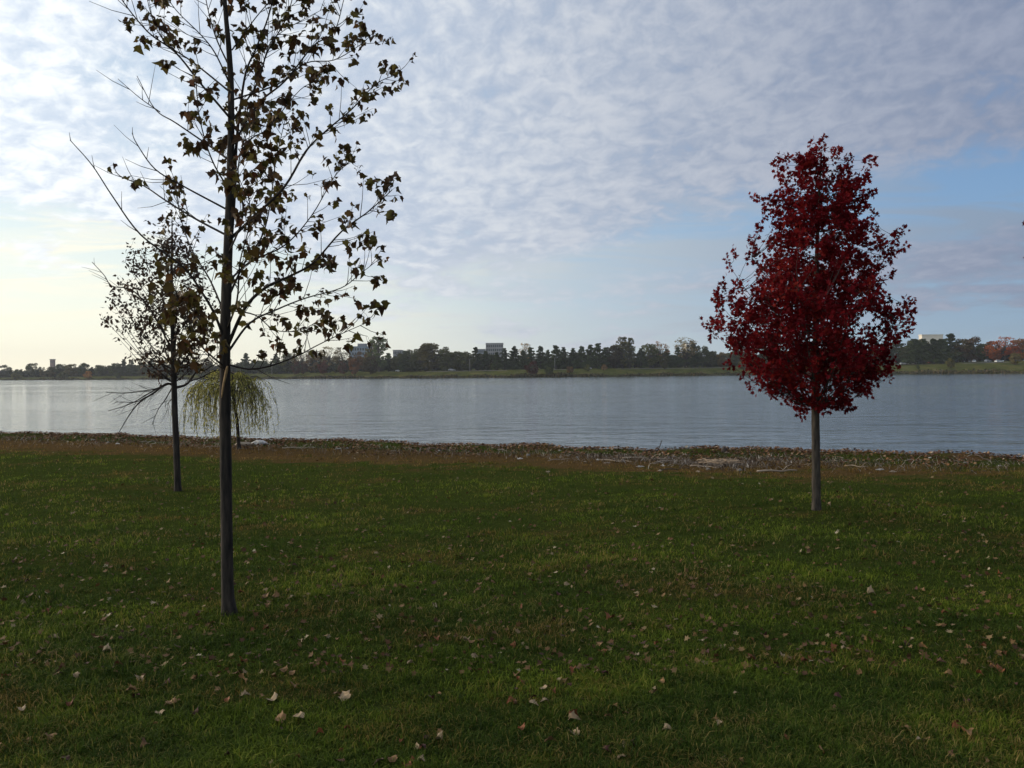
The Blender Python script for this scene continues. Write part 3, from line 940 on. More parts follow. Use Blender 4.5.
# --- willow -------------------------------------------------------------------
def willow():
    base = G(238.5, 449); base.z -= .02; Y0 = base.y
    T = Tree('weeping_willow', base, 'small weeping willow with yellow-green trailing strands near the water edge')
    k = Y0 / F
    tr = [P(a, b, Y0) for a, b in [(239, 450), (238.3, 440), (237, 420), (234, 402), (232, 388), (232, 372)]]
    path = spline(tr, 4)
    MB().tube(path, list(np.interp(np.linspace(0, 1, len(path)), [0, .15, 1], [.062, .045, .026])), 8, lump=.04).build('trunk', BARK_DARK, T.root)
    rd = random.Random(4)
    lp = []; ld = []
    nl = 22
    for b in range(nl):
        az = 2 * pi * b / nl + rd.uniform(-.2, .2)
        reach = rd.uniform(.45, 1.0); R = 40 * k * reach
        top = rd.uniform(.75, 1.0)
        o = path[rd.randrange(len(path) // 2, len(path))]
        hz = P(236, 356 + (1 - top) * 90 + reach * 14, Y0).z
        e1 = Vector((o.x + cos(az) * R * .35, o.y + sin(az) * R * .35, hz - .05)); e2 = Vector((o.x + cos(az) * R * .75, o.y + sin(az) * R * .75, hz))
        e3 = Vector((o.x + cos(az) * R, o.y + sin(az) * R, hz - .25))
        pth = spline([o, e1, e2, e3], 6)
        mb = MB(); mb.tube(pth, [.014 + (.004 - .014) * i / (len(pth) - 1) for i in range(len(pth))], 5)
        for s_ in range(rd.randint(14, 22)):
            i = rd.randrange(5, len(pth)); p = pth[i] + Vector((rd.gauss(0, .05), rd.gauss(0, .05), 0))
            out = Vector((cos(az + rd.gauss(0, .8)), sin(az + rd.gauss(0, .8)), 0))
            zend = P(236, rd.choice((rd.uniform(376, 437), rd.uniform(395, 437))), Y0).z
            ln = max(.3, p.z - zend)
            drift = rd.uniform(.05, .48) * ln
            pts = [p, p + out * drift * .6 + Vector((0, 0, -.12 * ln)), p + out * drift + Vector((rd.gauss(0, .03), rd.gauss(0, .03), -.55 * ln)), p + out * drift * 1.05 + Vector((rd.gauss(0, .05), rd.gauss(0, .05), -ln))]
            sp_ = spline(pts, 5)
            mb.tube(sp_, [.0034] * len(sp_), 3, cap=False)
            nn = int(ln / .026)
            for q in range(nn):
                f = q / nn * (len(sp_) - 1); i2 = int(f); a = sp_[i2].lerp(sp_[min(i2 + 1, len(sp_) - 1)], f - i2)
                if rd.random() < .5: continue
                lp.append(tuple(a)); ld.append((rd.gauss(0, .5), rd.gauss(0, .5), -1.0))
        mb.build('branch', TWIG, T.root)
    mat = leaf_material('willow_leaf', [(0, (.20, .21, .045)), (.5, (.33, .32, .08)), (1, (.46, .42, .13))], .55, .6)
    n = len(lp); rr = np.random.default_rng(2)
    me = scatter_mesh('foliage', NLEAF[0], NLEAF[1], np.array(lp), rot_from(np.array(ld), rr.random(n) * 6.28), np.stack([rr.uniform(.06, .10, n) * 1.4, rr.uniform(.06, .10, n), rr.uniform(.06, .10, n)], 1), rr.random(n))
    new_obj('foliage', me, mat, T.root)
    print('willow leaves', n)


willow()


# --- maple outside the right edge whose leaf tips reach into view ---------------
def edge_tree():
    Y0 = 9.0
    bx = P(1105, 500, Y0).x
    base = Vector((bx, Y0, float(near_z(bx, Y0)) - .02))
    T = Tree('red_maple', base, 'dark red leaf tips of another young maple reaching in at the right edge')
    tp = [Vector((base.x, Y0, base.z + h)) for h in (0, .3, 1, 1.6, 2.2, 2.8, 3.3, 3.7)]
    prof = [(140, 1095, 1118), (200, 1065, 1150), (228, 1040, 1170), (300, 1040, 1175), (380, 1060, 1150), (400, 1080, 1130)]
    anc = crown_anchors(Y0, 1105, prof, 300, 15, .45)
    anc = [a for a in anc if pix(a)[0] > 1040]
    anc += [P(1030, 230, Y0), P(1032, 253, Y0)]
    mat = bpy.data.materials['crimson_leaf']
    grow(T, Y0, tp, [5, 4.4, 4, 3.4, 2.8, 2, 1.2, .4], anc, MLEAF, mat, .068, 10, .11, 22, BARK_GREY, TWIG, .003, .25, .29, 6)


edge_tree()


# ------------------------------------------------------------------ fallen leaves
def fallen():
    kinds = [('pale_dry_leaf', 'pale buff', [(0, (.19, .135, .075)), (1, (.33, .24, .14))]),
             ('tan_dry_leaf', 'tan brown', [(0, (.13, .070, .028)), (1, (.24, .135, .055))]),
             ('russet_dry_leaf', 'russet', [(0, (.10, .030, .012)), (1, (.19, .065, .022))]),
             ('dark_dry_leaf', 'dark maroon', [(0, (.040, .016, .014)), (1, (.085, .028, .020))])]
    mats = []
    for nme, _, st in kinds:
        m, nt, b = material(nme)
        oi = nt.nodes.new('ShaderNodeObjectInfo')
        f = noise(nt, objpos(nt), 40, 3)
        fac = N(nt, oi.outputs['Random']) * .6 + f * .5
        nt.links.new(ramp(nt, fac, [(.1, st[0][1]), (.9, st[1][1])]), b.inputs['Base Color'])
        b.inputs['Roughness'].default_value = .75; b.inputs['Specular IOR Level'].default_value = .3
        mats.append(m)
    protos = []
    for mi, m in enumerate(mats):
        row = []
        for s_ in range(5):
            rd = random.Random(mi * 10 + s_)
            tv, tf = leaf_template(rd.uniform(.2, .9), rd.uniform(.3, 1.1), rd.uniform(-.7, .7))
            tv = [(x * (1 - .25 * abs(rd.gauss(0, .4))), y - .45, z + rd.gauss(0, .04)) for x, y, z in tv]
            me = bpy.data.meshes.new('fallen_leaf'); me.from_pydata([tuple(c * .075 for c in v) for v in tv], [], tf); me.materials.append(m); me.update()
            row.append(me)
        protos.append(row)
    rd = random.Random(21)
    spots = [(24, 605, 0), (108, 655, 0), (103, 641, 1), (72, 515, 0), (292, 599, 0), (266, 598, 1), (275, 598, 1), (268, 607, 1), (211, 627, 1), (213, 634, 1), (253, 632, 2), (145, 748, 1), (50, 740, 1), (22, 714, 0),
             (244, 683, 1), (283, 674, 1), (295, 690, 1), (292, 676, 1), (271, 703, 0), (298, 721, 0), (279, 724, 1), (245, 697, 0), (60, 617, 2), (42, 656, 1), (55, 640, 0), (516, 677, 1), (522, 683, 2), (512, 704, 1),
             (471, 645, 1), (467, 641, 0), (475, 660, 0), (565, 682, 1), (574, 735, 0), (574, 722, 0), (600, 648, 1), (601, 655, 2), (567, 587, 0), (661, 686, 1), (630, 748, 0), (620, 762, 0), (746, 669, 1), (842, 715, 1),
             (805, 608, 0), (872, 595, 0), (996, 670, 1), (1003, 673, 2), (979, 715, 0), (968, 738, 1), (415, 750, 0), (391, 764, 1), (405, 590, 1), (450, 552, 0), (610, 620, 2), (680, 745, 2), (905, 731, 1), (927, 742, 1),
             (920, 744, 0), (750, 662, 2), (838, 712, 1), (655, 695, 1), (520, 733, 2), (440, 742, 0), (130, 695, 1), (345, 700, 0), (378, 765, 0), (170, 707, 1), (5, 680, 2), (0, 684, 1)]
    pts = []
    for a, b, c in spots:
        pts.append((G(a, b), c, rd.uniform(.55, .9)))
    # loose drifts of further leaves
    cents = [(rd.uniform(-60, 1090), rd.uniform(520, 775)) for _ in range(36)]
    while len(pts) < 300:
        if rd.random() < .6:
            c = rd.choice(cents); a = c[0] + rd.gauss(0, 34); b = c[1] + rd.gauss(0, 14)
        else:
            a = rd.uniform(-20, 1044); b = 505 + 265 * rd.random() ** .8
        if not 500 < b < 780: continue
        pts.append((G(a, b), rd.choices((0, 1, 2, 3), (2, 4, 4, 6))[0], rd.uniform(.35, .7)))
    trunkx = [(229, 614), (816, 510)]
    for p, c, s_ in pts:
        me = rd.choice(protos[c])
        o = bpy.data.objects.new('fallen_leaf', me); COL.objects.link(o)
        o.location = (p.x, p.y, p.z + rd.uniform(.010, .028))
        o.rotation_euler = (rd.gauss(0, .26), rd.gauss(0, .26), rd.random() * 6.28)
        o.scale = (s_ * rd.uniform(.75, 1.1), s_, s_)
        a, b = pix(p)
        if abs(a - 229) < 75 and 570 < b < 660: where = 'in the grass at the foot of the near slim tree'
        elif abs(a - 816) < 90 and b < 560: where = 'in the grass under the red maple'
        else:
            side = 'left' if a < 340 else ('right' if a > 684 else 'middle')
            dep = 'nearest strip of grass' if b > 690 else ('grass a few steps ahead' if b > 590 else 'lawn halfway to the shore')
            where = f'in the {dep}, {side} third'
        tag(o, f'{kinds[c][1]} curled fallen leaf {where}', 'leaf', 'fallen leaves scattered on the lawn')
    # the countless rest
    n = 4600
    rr = np.random.default_rng(5)
    yy = (4.5 ** -1 + rr.random(n) * (24. ** -1 - 4.5 ** -1)) ** -1
    xx = (rr.random(n) * 2 - 1) * (yy * .7 + 1)
    k = yy < shore_y(xx) - .3; xx = xx[k]; yy = yy[k]; n = len(xx)
    d = np.stack([rr.normal(0, 1, n), rr.normal(0, 1, n), rr.normal(0, .35, n)], 1)
    me = scatter_mesh('leaf_scatter', MLEAF[0], MLEAF[1], np.stack([xx, yy, near_z(xx, yy) + rr.uniform(.015, .035, n)], 1), rot_from(d, rr.normal(0, .5, n)), rr.uniform(.018, .042, n) * (1 + .03 * yy), rr.random(n))
    m = leaf_material('leaf_scatter', [(0, (.04, .018, .009)), (.4, (.095, .045, .016)), (.8, (.15, .090, .034)), (.95, (.22, .165, .085)), (1, (.38, .32, .21))], .1, .8)
    tag(new_obj('leaf_scatter', me, m), 'countless small dry leaves sprinkled through the lawn', 'leaf litter', kind='stuff')
    # leaf drift washed up along the bank
    n = 34000
    xx = rr.uniform(-22, 15, n); t = -np.abs(rr.normal(0, 1.5, n)) + .45
    pat = np.sin(xx * 1.9 + 2 * np.sin(t * 1.7)) * np.sin(t * 3.1 + xx * .8) + .5 * np.sin(xx * 5.3 + t * 4)
    band = (t > -2.6 + .8 * np.sin(xx * .9) + .5 * np.sin(xx * 2.3)) & (rr.random(n) < .62 + .5 * pat + .25 * (t > -.5))
    xx, t = xx[band], t[band]; n = len(xx)
    yy = shore_y(xx) + t
    d = np.stack([rr.normal(0, 1, n), rr.normal(0, 1, n), rr.normal(0, .2, n)], 1)
    me = scatter_mesh('leaf_litter', MLEAF[0], MLEAF[1], np.stack([xx, yy, near_z(xx, yy) + rr.uniform(.0, .05, n)], 1), rot_from(d, rr.normal(0, .45, n)), rr.uniform(.035, .075, n), rr.random(n))
    m = leaf_material('shore_litter', [(0, (.04, .02, .012)), (.3, (.10, .045, .020)), (.7, (.19, .088, .036)), (.93, (.27, .16, .080)), (1, (.45, .36, .25))], .1, .85)
    tag(new_obj('leaf_litter', me, m), 'rusty brown leaf drift washed up along the near bank', 'leaf litter', kind='stuff')
    # tiny straw and chaff
    n = 10500
    xx = rr.uniform(-20, 13, n); t = rr.normal(-1.9, .9, n); xx[:3500] = rr.normal(3.6, 1.5, 3500); t[:3500] = rr.normal(-2.6, .55, 3500) - .25 * np.sin(xx[:3500] * 2); yy = shore_y(xx) + t
    k = t < 0; xx = xx[k]; yy = yy[k]; n = len(xx)
    stick = ([(-.5, 0, .0), (-.5, .03, .03), (.5, .04, .03), (.5, .0, .0), (0, .07, .035), (0, -.02, .05)], [[0, 5, 3, 4], [1, 4, 2, 5]])
    d = np.stack([rr.normal(0, 1, n), rr.normal(0, .5, n), rr.normal(0, .12, n)], 1)
    me = scatter_mesh('driftwood_chips', stick[0], stick[1], np.stack([xx, yy, near_z(xx, yy) + .03], 1), rot_from(d, rr.random(n) * 1.0), rr.uniform(.03, .16, n), rr.random(n))
    m = leaf_material('chips', [(0, (.06, .045, .035)), (.5, (.16, .12, .09)), (.85, (.30, .25, .19)), (1, (.5, .46, .4))], .0, .85)
    tag(new_obj('driftwood_chips', me, m), 'pale straw, chips and small twigs stranded behind the bank', 'driftwood chips', kind='stuff')


fallen()


# ------------------------------------------------------------------ shore debris
def debris():
    pale = simple('bleached_wood', (.40, .33, .25), .85, (.22, .17, .12), 14, bump=.006, stretch=(.3, 1, 1))
    dark = simple('wet_wood', (.075, .055, .042), .8, (.03, .024, .02), 14, bump=.006)
    white = simple('white_litter', (.62, .60, .56), .6, (.42, .40, .37), 7)
    grey = simple('grey_stone', (.22, .21, .19), .85, (.12, .115, .105), 9, bump=.006)

    def stick(a, b, a2, b2, r, mat, label, cat='driftwood', name='driftwood_stick', lift=.02, fork=True, grp=None, z2=None):
        p = G(a, b); q = G(a2, b2)
        o = empty(name, p, label, cat, grp)
        pts = [p + Vector((0, 0, lift)), p.lerp(q, .3) + Vector((0, random.uniform(-.06, .06), lift * 1.8)), p.lerp(q, .6) + Vector((0, random.uniform(-.07, .07), lift * .8)), p.lerp(q, .8) + Vector((0, random.uniform(-.05, .05), lift * 1.5)), q + Vector((0, 0, z2 if z2 else lift))]
        path = spline(pts, 4)
        q = p.lerp(q, .8) if z2 is None else q; r = r * .5; m = MB(); m.tube(path, [r * (1 - .45 * i / (len(path) - 1)) for i in range(len(path))], 7, lump=.12); m.build('stem', mat, o)
        if fork:
            d = (q - p).normalized(); i = len(path) // 2
            m2 = MB(); e = path[i] + d * .16 + Vector((0, random.uniform(-.1, .1), .10)); m2.tube([path[i], path[i].lerp(e, .6) + Vector((0, 0, .02)), e], [r * .5, r * .4, r * .2], 5); m2.build('side_twig', mat, o)
        return o
    stick(757, 472.5, 797, 471.5, .035, pale, 'long pale log lying in the grass left of the red maple trunk', 'log', 'log')
    stick(643, 452.5, 662, 450.5, .028, dark, 'dark branch sticking up at the water edge above the debris pile', z2=.22)
    stick(140, 443, 155, 442, .03, pale, 'flat pale board end lying by the bank left of the dark tree', 'board', 'board', fork=False)
    stick(282, 449, 316, 448.5, .03, pale, 'pale driftwood stick right of the willow', fork=True)
    stick(620, 459, 672, 460, .03, pale, 'longest bleached branch across the debris pile in the middle', fork=True)
    stick(655, 463.5, 690, 461, .028, pale, 'bleached crooked branch on the right half of the debris pile')
    stick(600, 461, 632, 463, .022, pale, 'thin bleached branch on the left half of the debris pile')
    stick(690, 467, 716, 469, .022, pale, 'short bleached branch below the straw heap')
    stick(585, 455.5, 612, 456, .02, dark, 'thin dark branch behind the debris pile')
    stick(660, 471, 690, 469.5, .02, dark, 'thin dark branch in front of the debris pile')
    stick(548, 462, 570, 460, .018, pale, 'short pale twig left of the debris pile')
    stick(428, 449, 447, 451, .03, dark, 'dark rotten branch on the leaf drift left of centre')
    stick(846, 467, 868, 468, .018, pale, 'thin pale twig right of the red maple trunk')
    stick(905, 462, 925, 461, .02, pale, 'short pale driftwood at the bank far right of the red maple')
    stick(975, 456, 990, 462, .024, dark, 'dark reddish branch on the leaf drift near the right edge')
    stick(205, 448, 221, 447, .016, pale, 'thin pale stick just left of the willow')

    def blob(a, b, rx, ry, rz, mat, label, cat, name, grp=None, seed=0, rough=.25):
        p = G(a, b); rd = random.Random(seed)
        import bmesh
        bm = bmesh.new(); bmesh.ops.create_icosphere(bm, subdivisions=3, radius=1)
        ph = [rd.uniform(0, 6) for _ in range(6)]
        for v in bm.verts:
            c = v.co
            n_ = sin(c.x * 3.1 + ph[0]) * sin(c.y * 3.7 + ph[1]) + .6 * sin(c.z * 5 + ph[2] + c.x * 4) + .4 * sin(c.x * 9 + ph[3]) * sin(c.z * 8 + c.y * 7)
            c *= 1 + rough * n_ * .6
            v.co = Vector((c.x * rx, c.y * ry, max(c.z, -.35) * rz))
        me = bpy.data.meshes.new(name); bm.to_mesh(me); bm.free()
        me.polygons.foreach_set('use_smooth', [rough < .5] * len(me.polygons))
        o = new_obj(name, me, mat); o.location = p + Vector((0, 0, rz * .3)); o.rotation_euler = (0, 0, rd.uniform(-.4, .4))
        return tag(o, label, cat, grp)
    blob(260, 444.5, .17, .12, .085, white, 'crumpled white plastic bag lying right of the willow', 'plastic bag', 'plastic_bag', seed=1, rough=.4)
    blob(243.5, 445.5, .22, .10, .07, pale, 'pale heap of dry straw between the willow and the white bag', 'straw heap', 'straw_heap', seed=2)
    blob(724, 452.5, .06, .05, .09, dark, 'small dark stump on the bank above the straw heap', 'stump', 'stump', seed=3)
    # matted straw heap made of strands
    p = G(720, 464.5)
    o = empty('straw_heap', p, 'pale matted heap of dead reed stalks right of the debris pile', 'straw heap')
    m = MB(); rd = random.Random(8)
    for i in range(260):
        c = p + Vector((rd.gauss(0, .16), rd.gauss(0, .16), .01 + rd.random() * .06)); L = rd.uniform(.05, .16); a = rd.gauss(-.1, .9)
        d = Vector((cos(a), sin(a), rd.gauss(0, .12))) * L
        m.tube([c - d, c + Vector((0, 0, .01)), c + d], [.005, .006, .003], 4)
    m.build('reed_stalk', simple('dead_reed', (.36, .27, .18), .85, (.20, .145, .095), 20), o)['kind'] = 'stuff'
    # scraps of pale litter and stones
    items = [(590, 457, 0), (598, 460, 0), (607, 463, 0), (577, 458, 1), (585, 462, 0), (646, 459, 0), (653, 464, 0), (663, 466, 0), (668, 458, 1), (676, 462, 0), (684, 459, 0), (694, 463, 0), (700, 467, 0), (708, 470, 1), (698, 472, 0),
             (640, 467, 0), (660, 471, 0), (528, 456, 1), (548, 472, 0), (520, 459, 0), (447, 446, 0), (439, 451, 0), (393, 451, 0), (338, 449, 0), (305, 445.5, 0), (347, 449, 1), (131, 442.5, 0), (118, 444, 0), (108, 443, 1), (93, 440, 0),
             (7, 438, 0), (22, 440, 1), (215, 443.5, 0), (735, 466, 0), (740, 471, 1), (748, 467, 0), (835, 461, 0), (880, 470, 0), (893, 472, 0), (930, 458, 0), (966, 463, 1), (1000, 466, 0), (1012, 459, 0), (560, 451, 1), (615, 453, 0), (470, 452, 1),
             (500, 450, 0), (684, 455, 0), (727, 453, 0), (768, 457, 1)]
    marks = [(7, 'at the left edge'), (120, 'left of the dark young tree'), (230, 'beside the willow'), (345, 'right of the white bag'), (450, 'on the leaf drift left of centre'), (530, 'on the leaf drift at centre'), (600, 'left of the debris pile'),
             (665, 'in the debris pile'), (705, 'below the matted straw heap'), (745, 'right of the matted straw heap'), (850, 'beside the red maple trunk'), (985, 'near the right edge')]
    cnt = {}
    lab = []
    for a, b, c in items:
        w = min(marks, key=lambda q: abs(q[0] - a))[1]; lab.append((c, w)); cnt[(c, w)] = cnt.get((c, w), 0) + 1
    seen = {}
    order = sorted(range(len(items)), key=lambda i: items[i][0])
    ords = ['leftmost', 'second from left', 'third from left', 'fourth from left', 'fifth from left', 'sixth from left', 'seventh from left', 'eighth from left', 'ninth from left', 'tenth from left', 'eleventh from left', 'twelfth from left']
    for i in order:
        a, b, c = items[i]; key = lab[i]; q = seen.get(key, 0); seen[key] = q + 1
        what = 'pale litter scrap' if c == 0 else 'grey stone'
        full = f'{what} {key[1]}' + (f', {ords[q]} of them' if cnt[key] > 1 else '')
        rd = random.Random(i)
        if c == 0:
            if i % 2: mt = white
            else: mt = pale
            blob(a, b, rd.uniform(.02, .07), rd.uniform(.015, .04), rd.uniform(.010, .02), mt, full, 'litter', 'litter_scrap', 'pale scraps stranded along the near bank', i, .7)
        else:
            blob(a, b, rd.uniform(.035, .06), rd.uniform(.03, .05), rd.uniform(.02, .035), grey, full, 'stone', 'stone', 'stones along the near bank', i, .3)


debris()


# ------------------------------------------------------------------ far shore trees
FARLEAF = leaf_material('far_foliage', [(0, (.55, .55, .55)), (.5, (1.1, 1.1, 1.1)), (1, (1.9, 1.9, 1.7))], .3, .8, True, .2)
FARBARK = simple('far_bark', (.09, .075, .06), .9, (.05, .042, .035), 2)
CARD = ([(-.5, -.35, 0), (.15, -.5, .12), (.5, .1, 0), (.1, .5, -.1), (-.4, .3, .08)], [[0, 1, 2, 3, 4]])


def far_proto(kind, seed):
    """unit-height crown mesh and trunk mesh, base at the origin"""
    rd = random.Random(seed); rr = np.random.default_rng(seed)
    tr = MB(); C = []
    if kind == 'pine':
        tr.tube([(0, 0, -.03), (.005, 0, .5), (0, 0, .95)], [.022, .015, .004], 6)
        for i in range(34):
            z = .07 + .89 * (i / 34) + rd.uniform(-.02, .02)
            R = (.27 * (1 - (max(z - .16, 0) / .84) ** 1.05) + .035) * rd.uniform(.6, 1.25)
            a = i * 2.4 + rd.uniform(-.4, .4)
            e = (cos(a) * R, sin(a) * R, z + R * .15)
            tr.tube([(0, 0, z - .03), e], [.005, .002], 4)
            for f in (.35, .65, .95):
                q_ = rd.uniform(.7, 1.25) * (1.05 - .62 * z); C.append((e[0] * f, e[1] * f, z + R * .12 * f + rd.uniform(-.02, .02), .078 * q_, .055 * q_, int(62 * (1.2 - z * .6))))
        size = .028
    elif kind == 'round':
        tr.tube([(0, 0, -.03), (.01, 0, .3), (0, .01, .6)], [.028, .02, .01], 6)
        for i in range(30):
            u = rd.uniform(-1, 1); a = rd.random() * 2 * pi
            rr_ = math.sqrt(1 - u * u)
            x = cos(a) * rr_ * .30 * rd.uniform(.6, 1.0); y = sin(a) * rr_ * .30 * rd.uniform(.6, 1.); z = .48 + u * .40 * rd.uniform(.75, 1)
            C.append((x, y, z, .125 * rd.uniform(.7, 1.25), .095 * rd.uniform(.7, 1.2), 120))
            tr.tube([(0, 0, .25 + .2 * rd.random()), (x * .9, y * .9, z)], [.010, .003], 4)
        size = .030
    elif kind == 'tall':
        tr.tube([(0, 0, -.03), (.01, 0, .4), (0, .01, .85)], [.024, .016, .005], 6)
        for i in range(75):
            z = rd.uniform(.12, .94); a = rd.random() * 2 * pi; R = .22 * math.sqrt(max(.02, 1 - ((z - .53) / .46) ** 2)) * rd.uniform(.15, 1)
            C.append((cos(a) * R, sin(a) * R, z,   .052 * rd.uniform(.6, 1.4), .045, 34)); tr.tube([(0, 0, z - .15), (cos(a) * R, sin(a) * R, z)], [.008, .003], 4)
        size = .026
    elif kind == 'bare':
        tr.tube([(0, 0, -.03), (.01, 0, .3), (0, .01, .6)], [.026, .018, .010], 6)
        for i in range(60):
            u = rd.uniform(-.9, 1); a = rd.random() * 2 * pi; q = math.sqrt(1 - u * u * .9)
            R = .30 * q * rd.uniform(.6, 1.05); z = .60 + .36 * u * rd.uniform(.8, 1.05)
            m_ = (cos(a) * R * .45, sin(a) * R * .45, .3 + (z - .3) * .6)
            tr.tube([(0, 0, rd.uniform(.2, .42)), m_, (cos(a) * R, sin(a) * R, z)], [.009, .005, .0016], 4, cap=False)
            C.append((cos(a) * R, sin(a) * R, z, .06, .05, 17))
        size = .024
    else:  # shrub
        for i in range(6):
            a = i * 1.05; tr.tube([(0, 0, -.05), (cos(a) * .2, sin(a) * .2, .5)], [.03, .012], 5)
        for i in range(18):
            a = rd.random() * 2 * pi; R = rd.uniform(.1, .5); z = rd.uniform(.18, .80) * (1.15 - R * .8)
            C.append((cos(a) * R, sin(a) * R, z, .20 * rd.uniform(.7, 1.2), .16, 70))
        size = .075
    pos = []; dr = []; rn = []
    for (x, y, z, a, b, n) in C:
        d = rr.normal(0, 1, (n, 3)); d /= np.linalg.norm(d, axis=1, keepdims=True)
        r = rr.random(n) ** .33
        pos.append(np.stack([x + d[:, 0] * a * r, y + d[:, 1] * a * r, z + d[:, 2] * b * r], 1)); dr.append(d)
        rn.append(np.clip(rr.random(n) * .5 + .25 + rd.uniform(-.25, .25), 0, 1))
    pos = np.concatenate(pos); dr = np.concatenate(dr); rn = np.concatenate(rn)
    me = scatter_mesh('crown_' + kind, CARD[0], CARD[1], pos, rot_from(dr, rr.random(len(pos)) * 6.28), size * rr.uniform(.7, 1.4, len(pos)), rn)
    me.materials.append(FARLEAF)
    tm = bpy.data.meshes.new('far_trunk'); tm.from_pydata(tr.v, [], tr.f); tm.materials.append(FARBARK); tm.update()
    return me, tm


PRO = {'pine': [far_proto('pine', s) for s in (1, 2, 3, 4)], 'round': [far_proto('round', s) for s in (5, 6, 7, 8, 9)], 'tall': [far_proto('tall', s) for s in (10, 11)],
       'bare': [far_proto('bare', s) for s in (12, 13)], 'shrub': [far_proto('shrub', s) for s in (14, 15, 16)]}

PINE = (.040, .058, .026); DK = (.056, .068, .026); OL = (.090, .090, .030); BR = (.105, .062, .032); RED = (.065, .026, .018); TAN = (.20, .150, .085); OR = (.27, .082, .026); YE = (.22, .15, .035); LG = (.075, .095, .035); GB = (.085, .075, .040)
# px, top py, kind, colour, width factor, metres behind the waterline, look
T_ = []
def add(px, top, kind, col, w=1., back=60, look='dark green rounded tree'):
    T_.append((px, top, kind, col, w, back, look))

for px, top, w, bk in [(-26, 364, 1.3, 60), (-10, 366, 1.2, 50), (5, 364, 1.35, 70), (19, 368.5, 1.3, 40), (33, 362, 1.25, 60), (43, 367, .9, 55), (51, 366, 1.1, 50), (62, 363, 1.3, 60), (72, 363, 1.3, 45), (85, 362, 1.2, 55),
                       (99, 364, 1.2, 55), (108, 364.5, 1.0, 60), (116, 362, 1.2, 50), (142, 361, 1.2, 50), (163, 359, 1.2, 55), (185, 358, 1.2, 50), (206, 357, 1.1, 50), (226, 357, 1.2, 55), (262, 356, 1.1, 60)]:
    add(px, top, 'round', random.choice((DK, PINE, DK)), w, bk)
for px, top in [(124, 359.5), (132, 360), (152, 358), (174, 357), (246, 353), (276, 354)]:
    add(px, top, 'pine', PINE, 1.5, 55, 'dark pine')
add(89, 371, 'shrub', YE, 1.0, 8, 'yellow-orange shrub')
add(15, 373, 'shrub', OL, 1.3, 10, 'olive shrub'); add(64, 372.5, 'shrub', DK, 1.3, 10, 'dark shrub'); add(118, 373, 'shrub', DK, 1.3, 10, 'dark shrub'); add(150, 372, 'shrub', OL, 1.2, 10, 'olive shrub'); add(200, 371, 'shrub', DK, 1.2, 10, 'dark shrub')
for px, top, kd, col, w, look in [(290, 351, 'round', OL, 1.1, 'olive rounded tree'), (303, 350, 'bare', BR, 1.2, 'brown half-bare tree'), (316, 349, 'round', GB, 1.1, 'brownish-green rounded tree'), (330, 347, 'bare', TAN, 1.2, 'pale tan half-bare tree'),
                                  (343, 347.5, 'bare', GB, 1.2, 'brownish half-bare tree'), (357, 351, 'round', BR, 1.1, 'rust brown rounded tree'), (367, 352, 'round', BR, 1.0, 'rust brown rounded tree')]:
    add(px, top, kd, col, w, 62, look)
add(296, 361, 'round', RED, .9, 30, 'small dull red tree'); add(304, 362, 'round', RED, .9, 30, 'small dull red tree'); add(323, 360, 'round', RED, .95, 28, 'small dull red tree'); add(343, 361, 'round', RED, 1., 22, 'small dull red tree')
add(354, 358, 'round', BR, 1., 20, 'small brown tree'); add(371, 355, 'round', (.055, .04, .025), 1.2, 18, 'small brown tree')
add(379, 338, 'tall', LG, 1.35, 50, 'tall light green airy tree'); add(372, 343, 'tall', LG, 1.0, 55, 'tall light green airy tree')
for px, top, w in [(399, 352, 1.2), (411, 348, 1.1), (421, 346, 1.2), (433, 341, 1.5), (447, 346, 1.2), (457, 350, 1.1), (468, 350, 1.1)]:
    add(px, top, 'round', DK, w, 55)
for px, top in [(389, 353), (405, 351), (476, 347), (486, 351), (497, 352), (505, 348), (514, 346), (523, 350), (531, 347.5), (541, 346), (548, 350), (556, 345), (564, 347), (573, 348), (582, 346), (590, 344.5), (598, 343), (606, 347)]:
    add(px, top, 'pine', PINE, 1.45, random.choice((50, 56, 64)), 'dark pine')
add(525, 343.5, 'bare', TAN, .9, 80, 'pale tan half-bare tree')
add(532, 360, 'round', (.055, .018, .014), 1.2, 8, 'small dull red tree'); add(549, 366, 'shrub', DK, .8, 6, 'dark shrub')
for px, top, kd, col, w, look in [(614, 344, 'round', (.055, .042, .026), 1., 'brownish-green rounded tree'), (622, 338, 'tall', LG, 1.1, 'tall light green airy tree'), (630, 339, 'tall', OL, 1.1, 'tall olive airy tree'), (641, 348, 'pine', PINE, 1.4, 'dark pine'),
                                  (650, 342, 'round', OL, 1.1, 'olive rounded tree'), (661, 342, 'bare', TAN, 1.1, 'pale tan half-bare tree'), (667, 349, 'pine', PINE, 1.5, 'dark pine'), (678, 347, 'pine', PINE, 1.4, 'dark pine'), (685, 338, 'bare', TAN, 1.15, 'pale tan half-bare tree'),
                                  (694, 343, 'pine', PINE, 1.4, 'dark pine'), (702, 344, 'round', DK, 1., 'dark green rounded tree'), (712, 350, 'round', DK, 1., 'dark green rounded tree'), (722, 351, 'round', OL, 1., 'olive rounded tree'),
                                  (665, 353, 'tall', (.04, .055, .022), 1.3, 'dark green airy tree')]:
    add(px, top, kd, col, w, 60 if top < 352 else 30, look)
for px in (735, 750, 765, 780, 795, 810, 825, 840, 852):
    add(px, 345 + random.uniform(-3, 5), random.choice(('round', 'pine')), DK, 1.3, 60, 'dark tree half hidden behind the red maple')
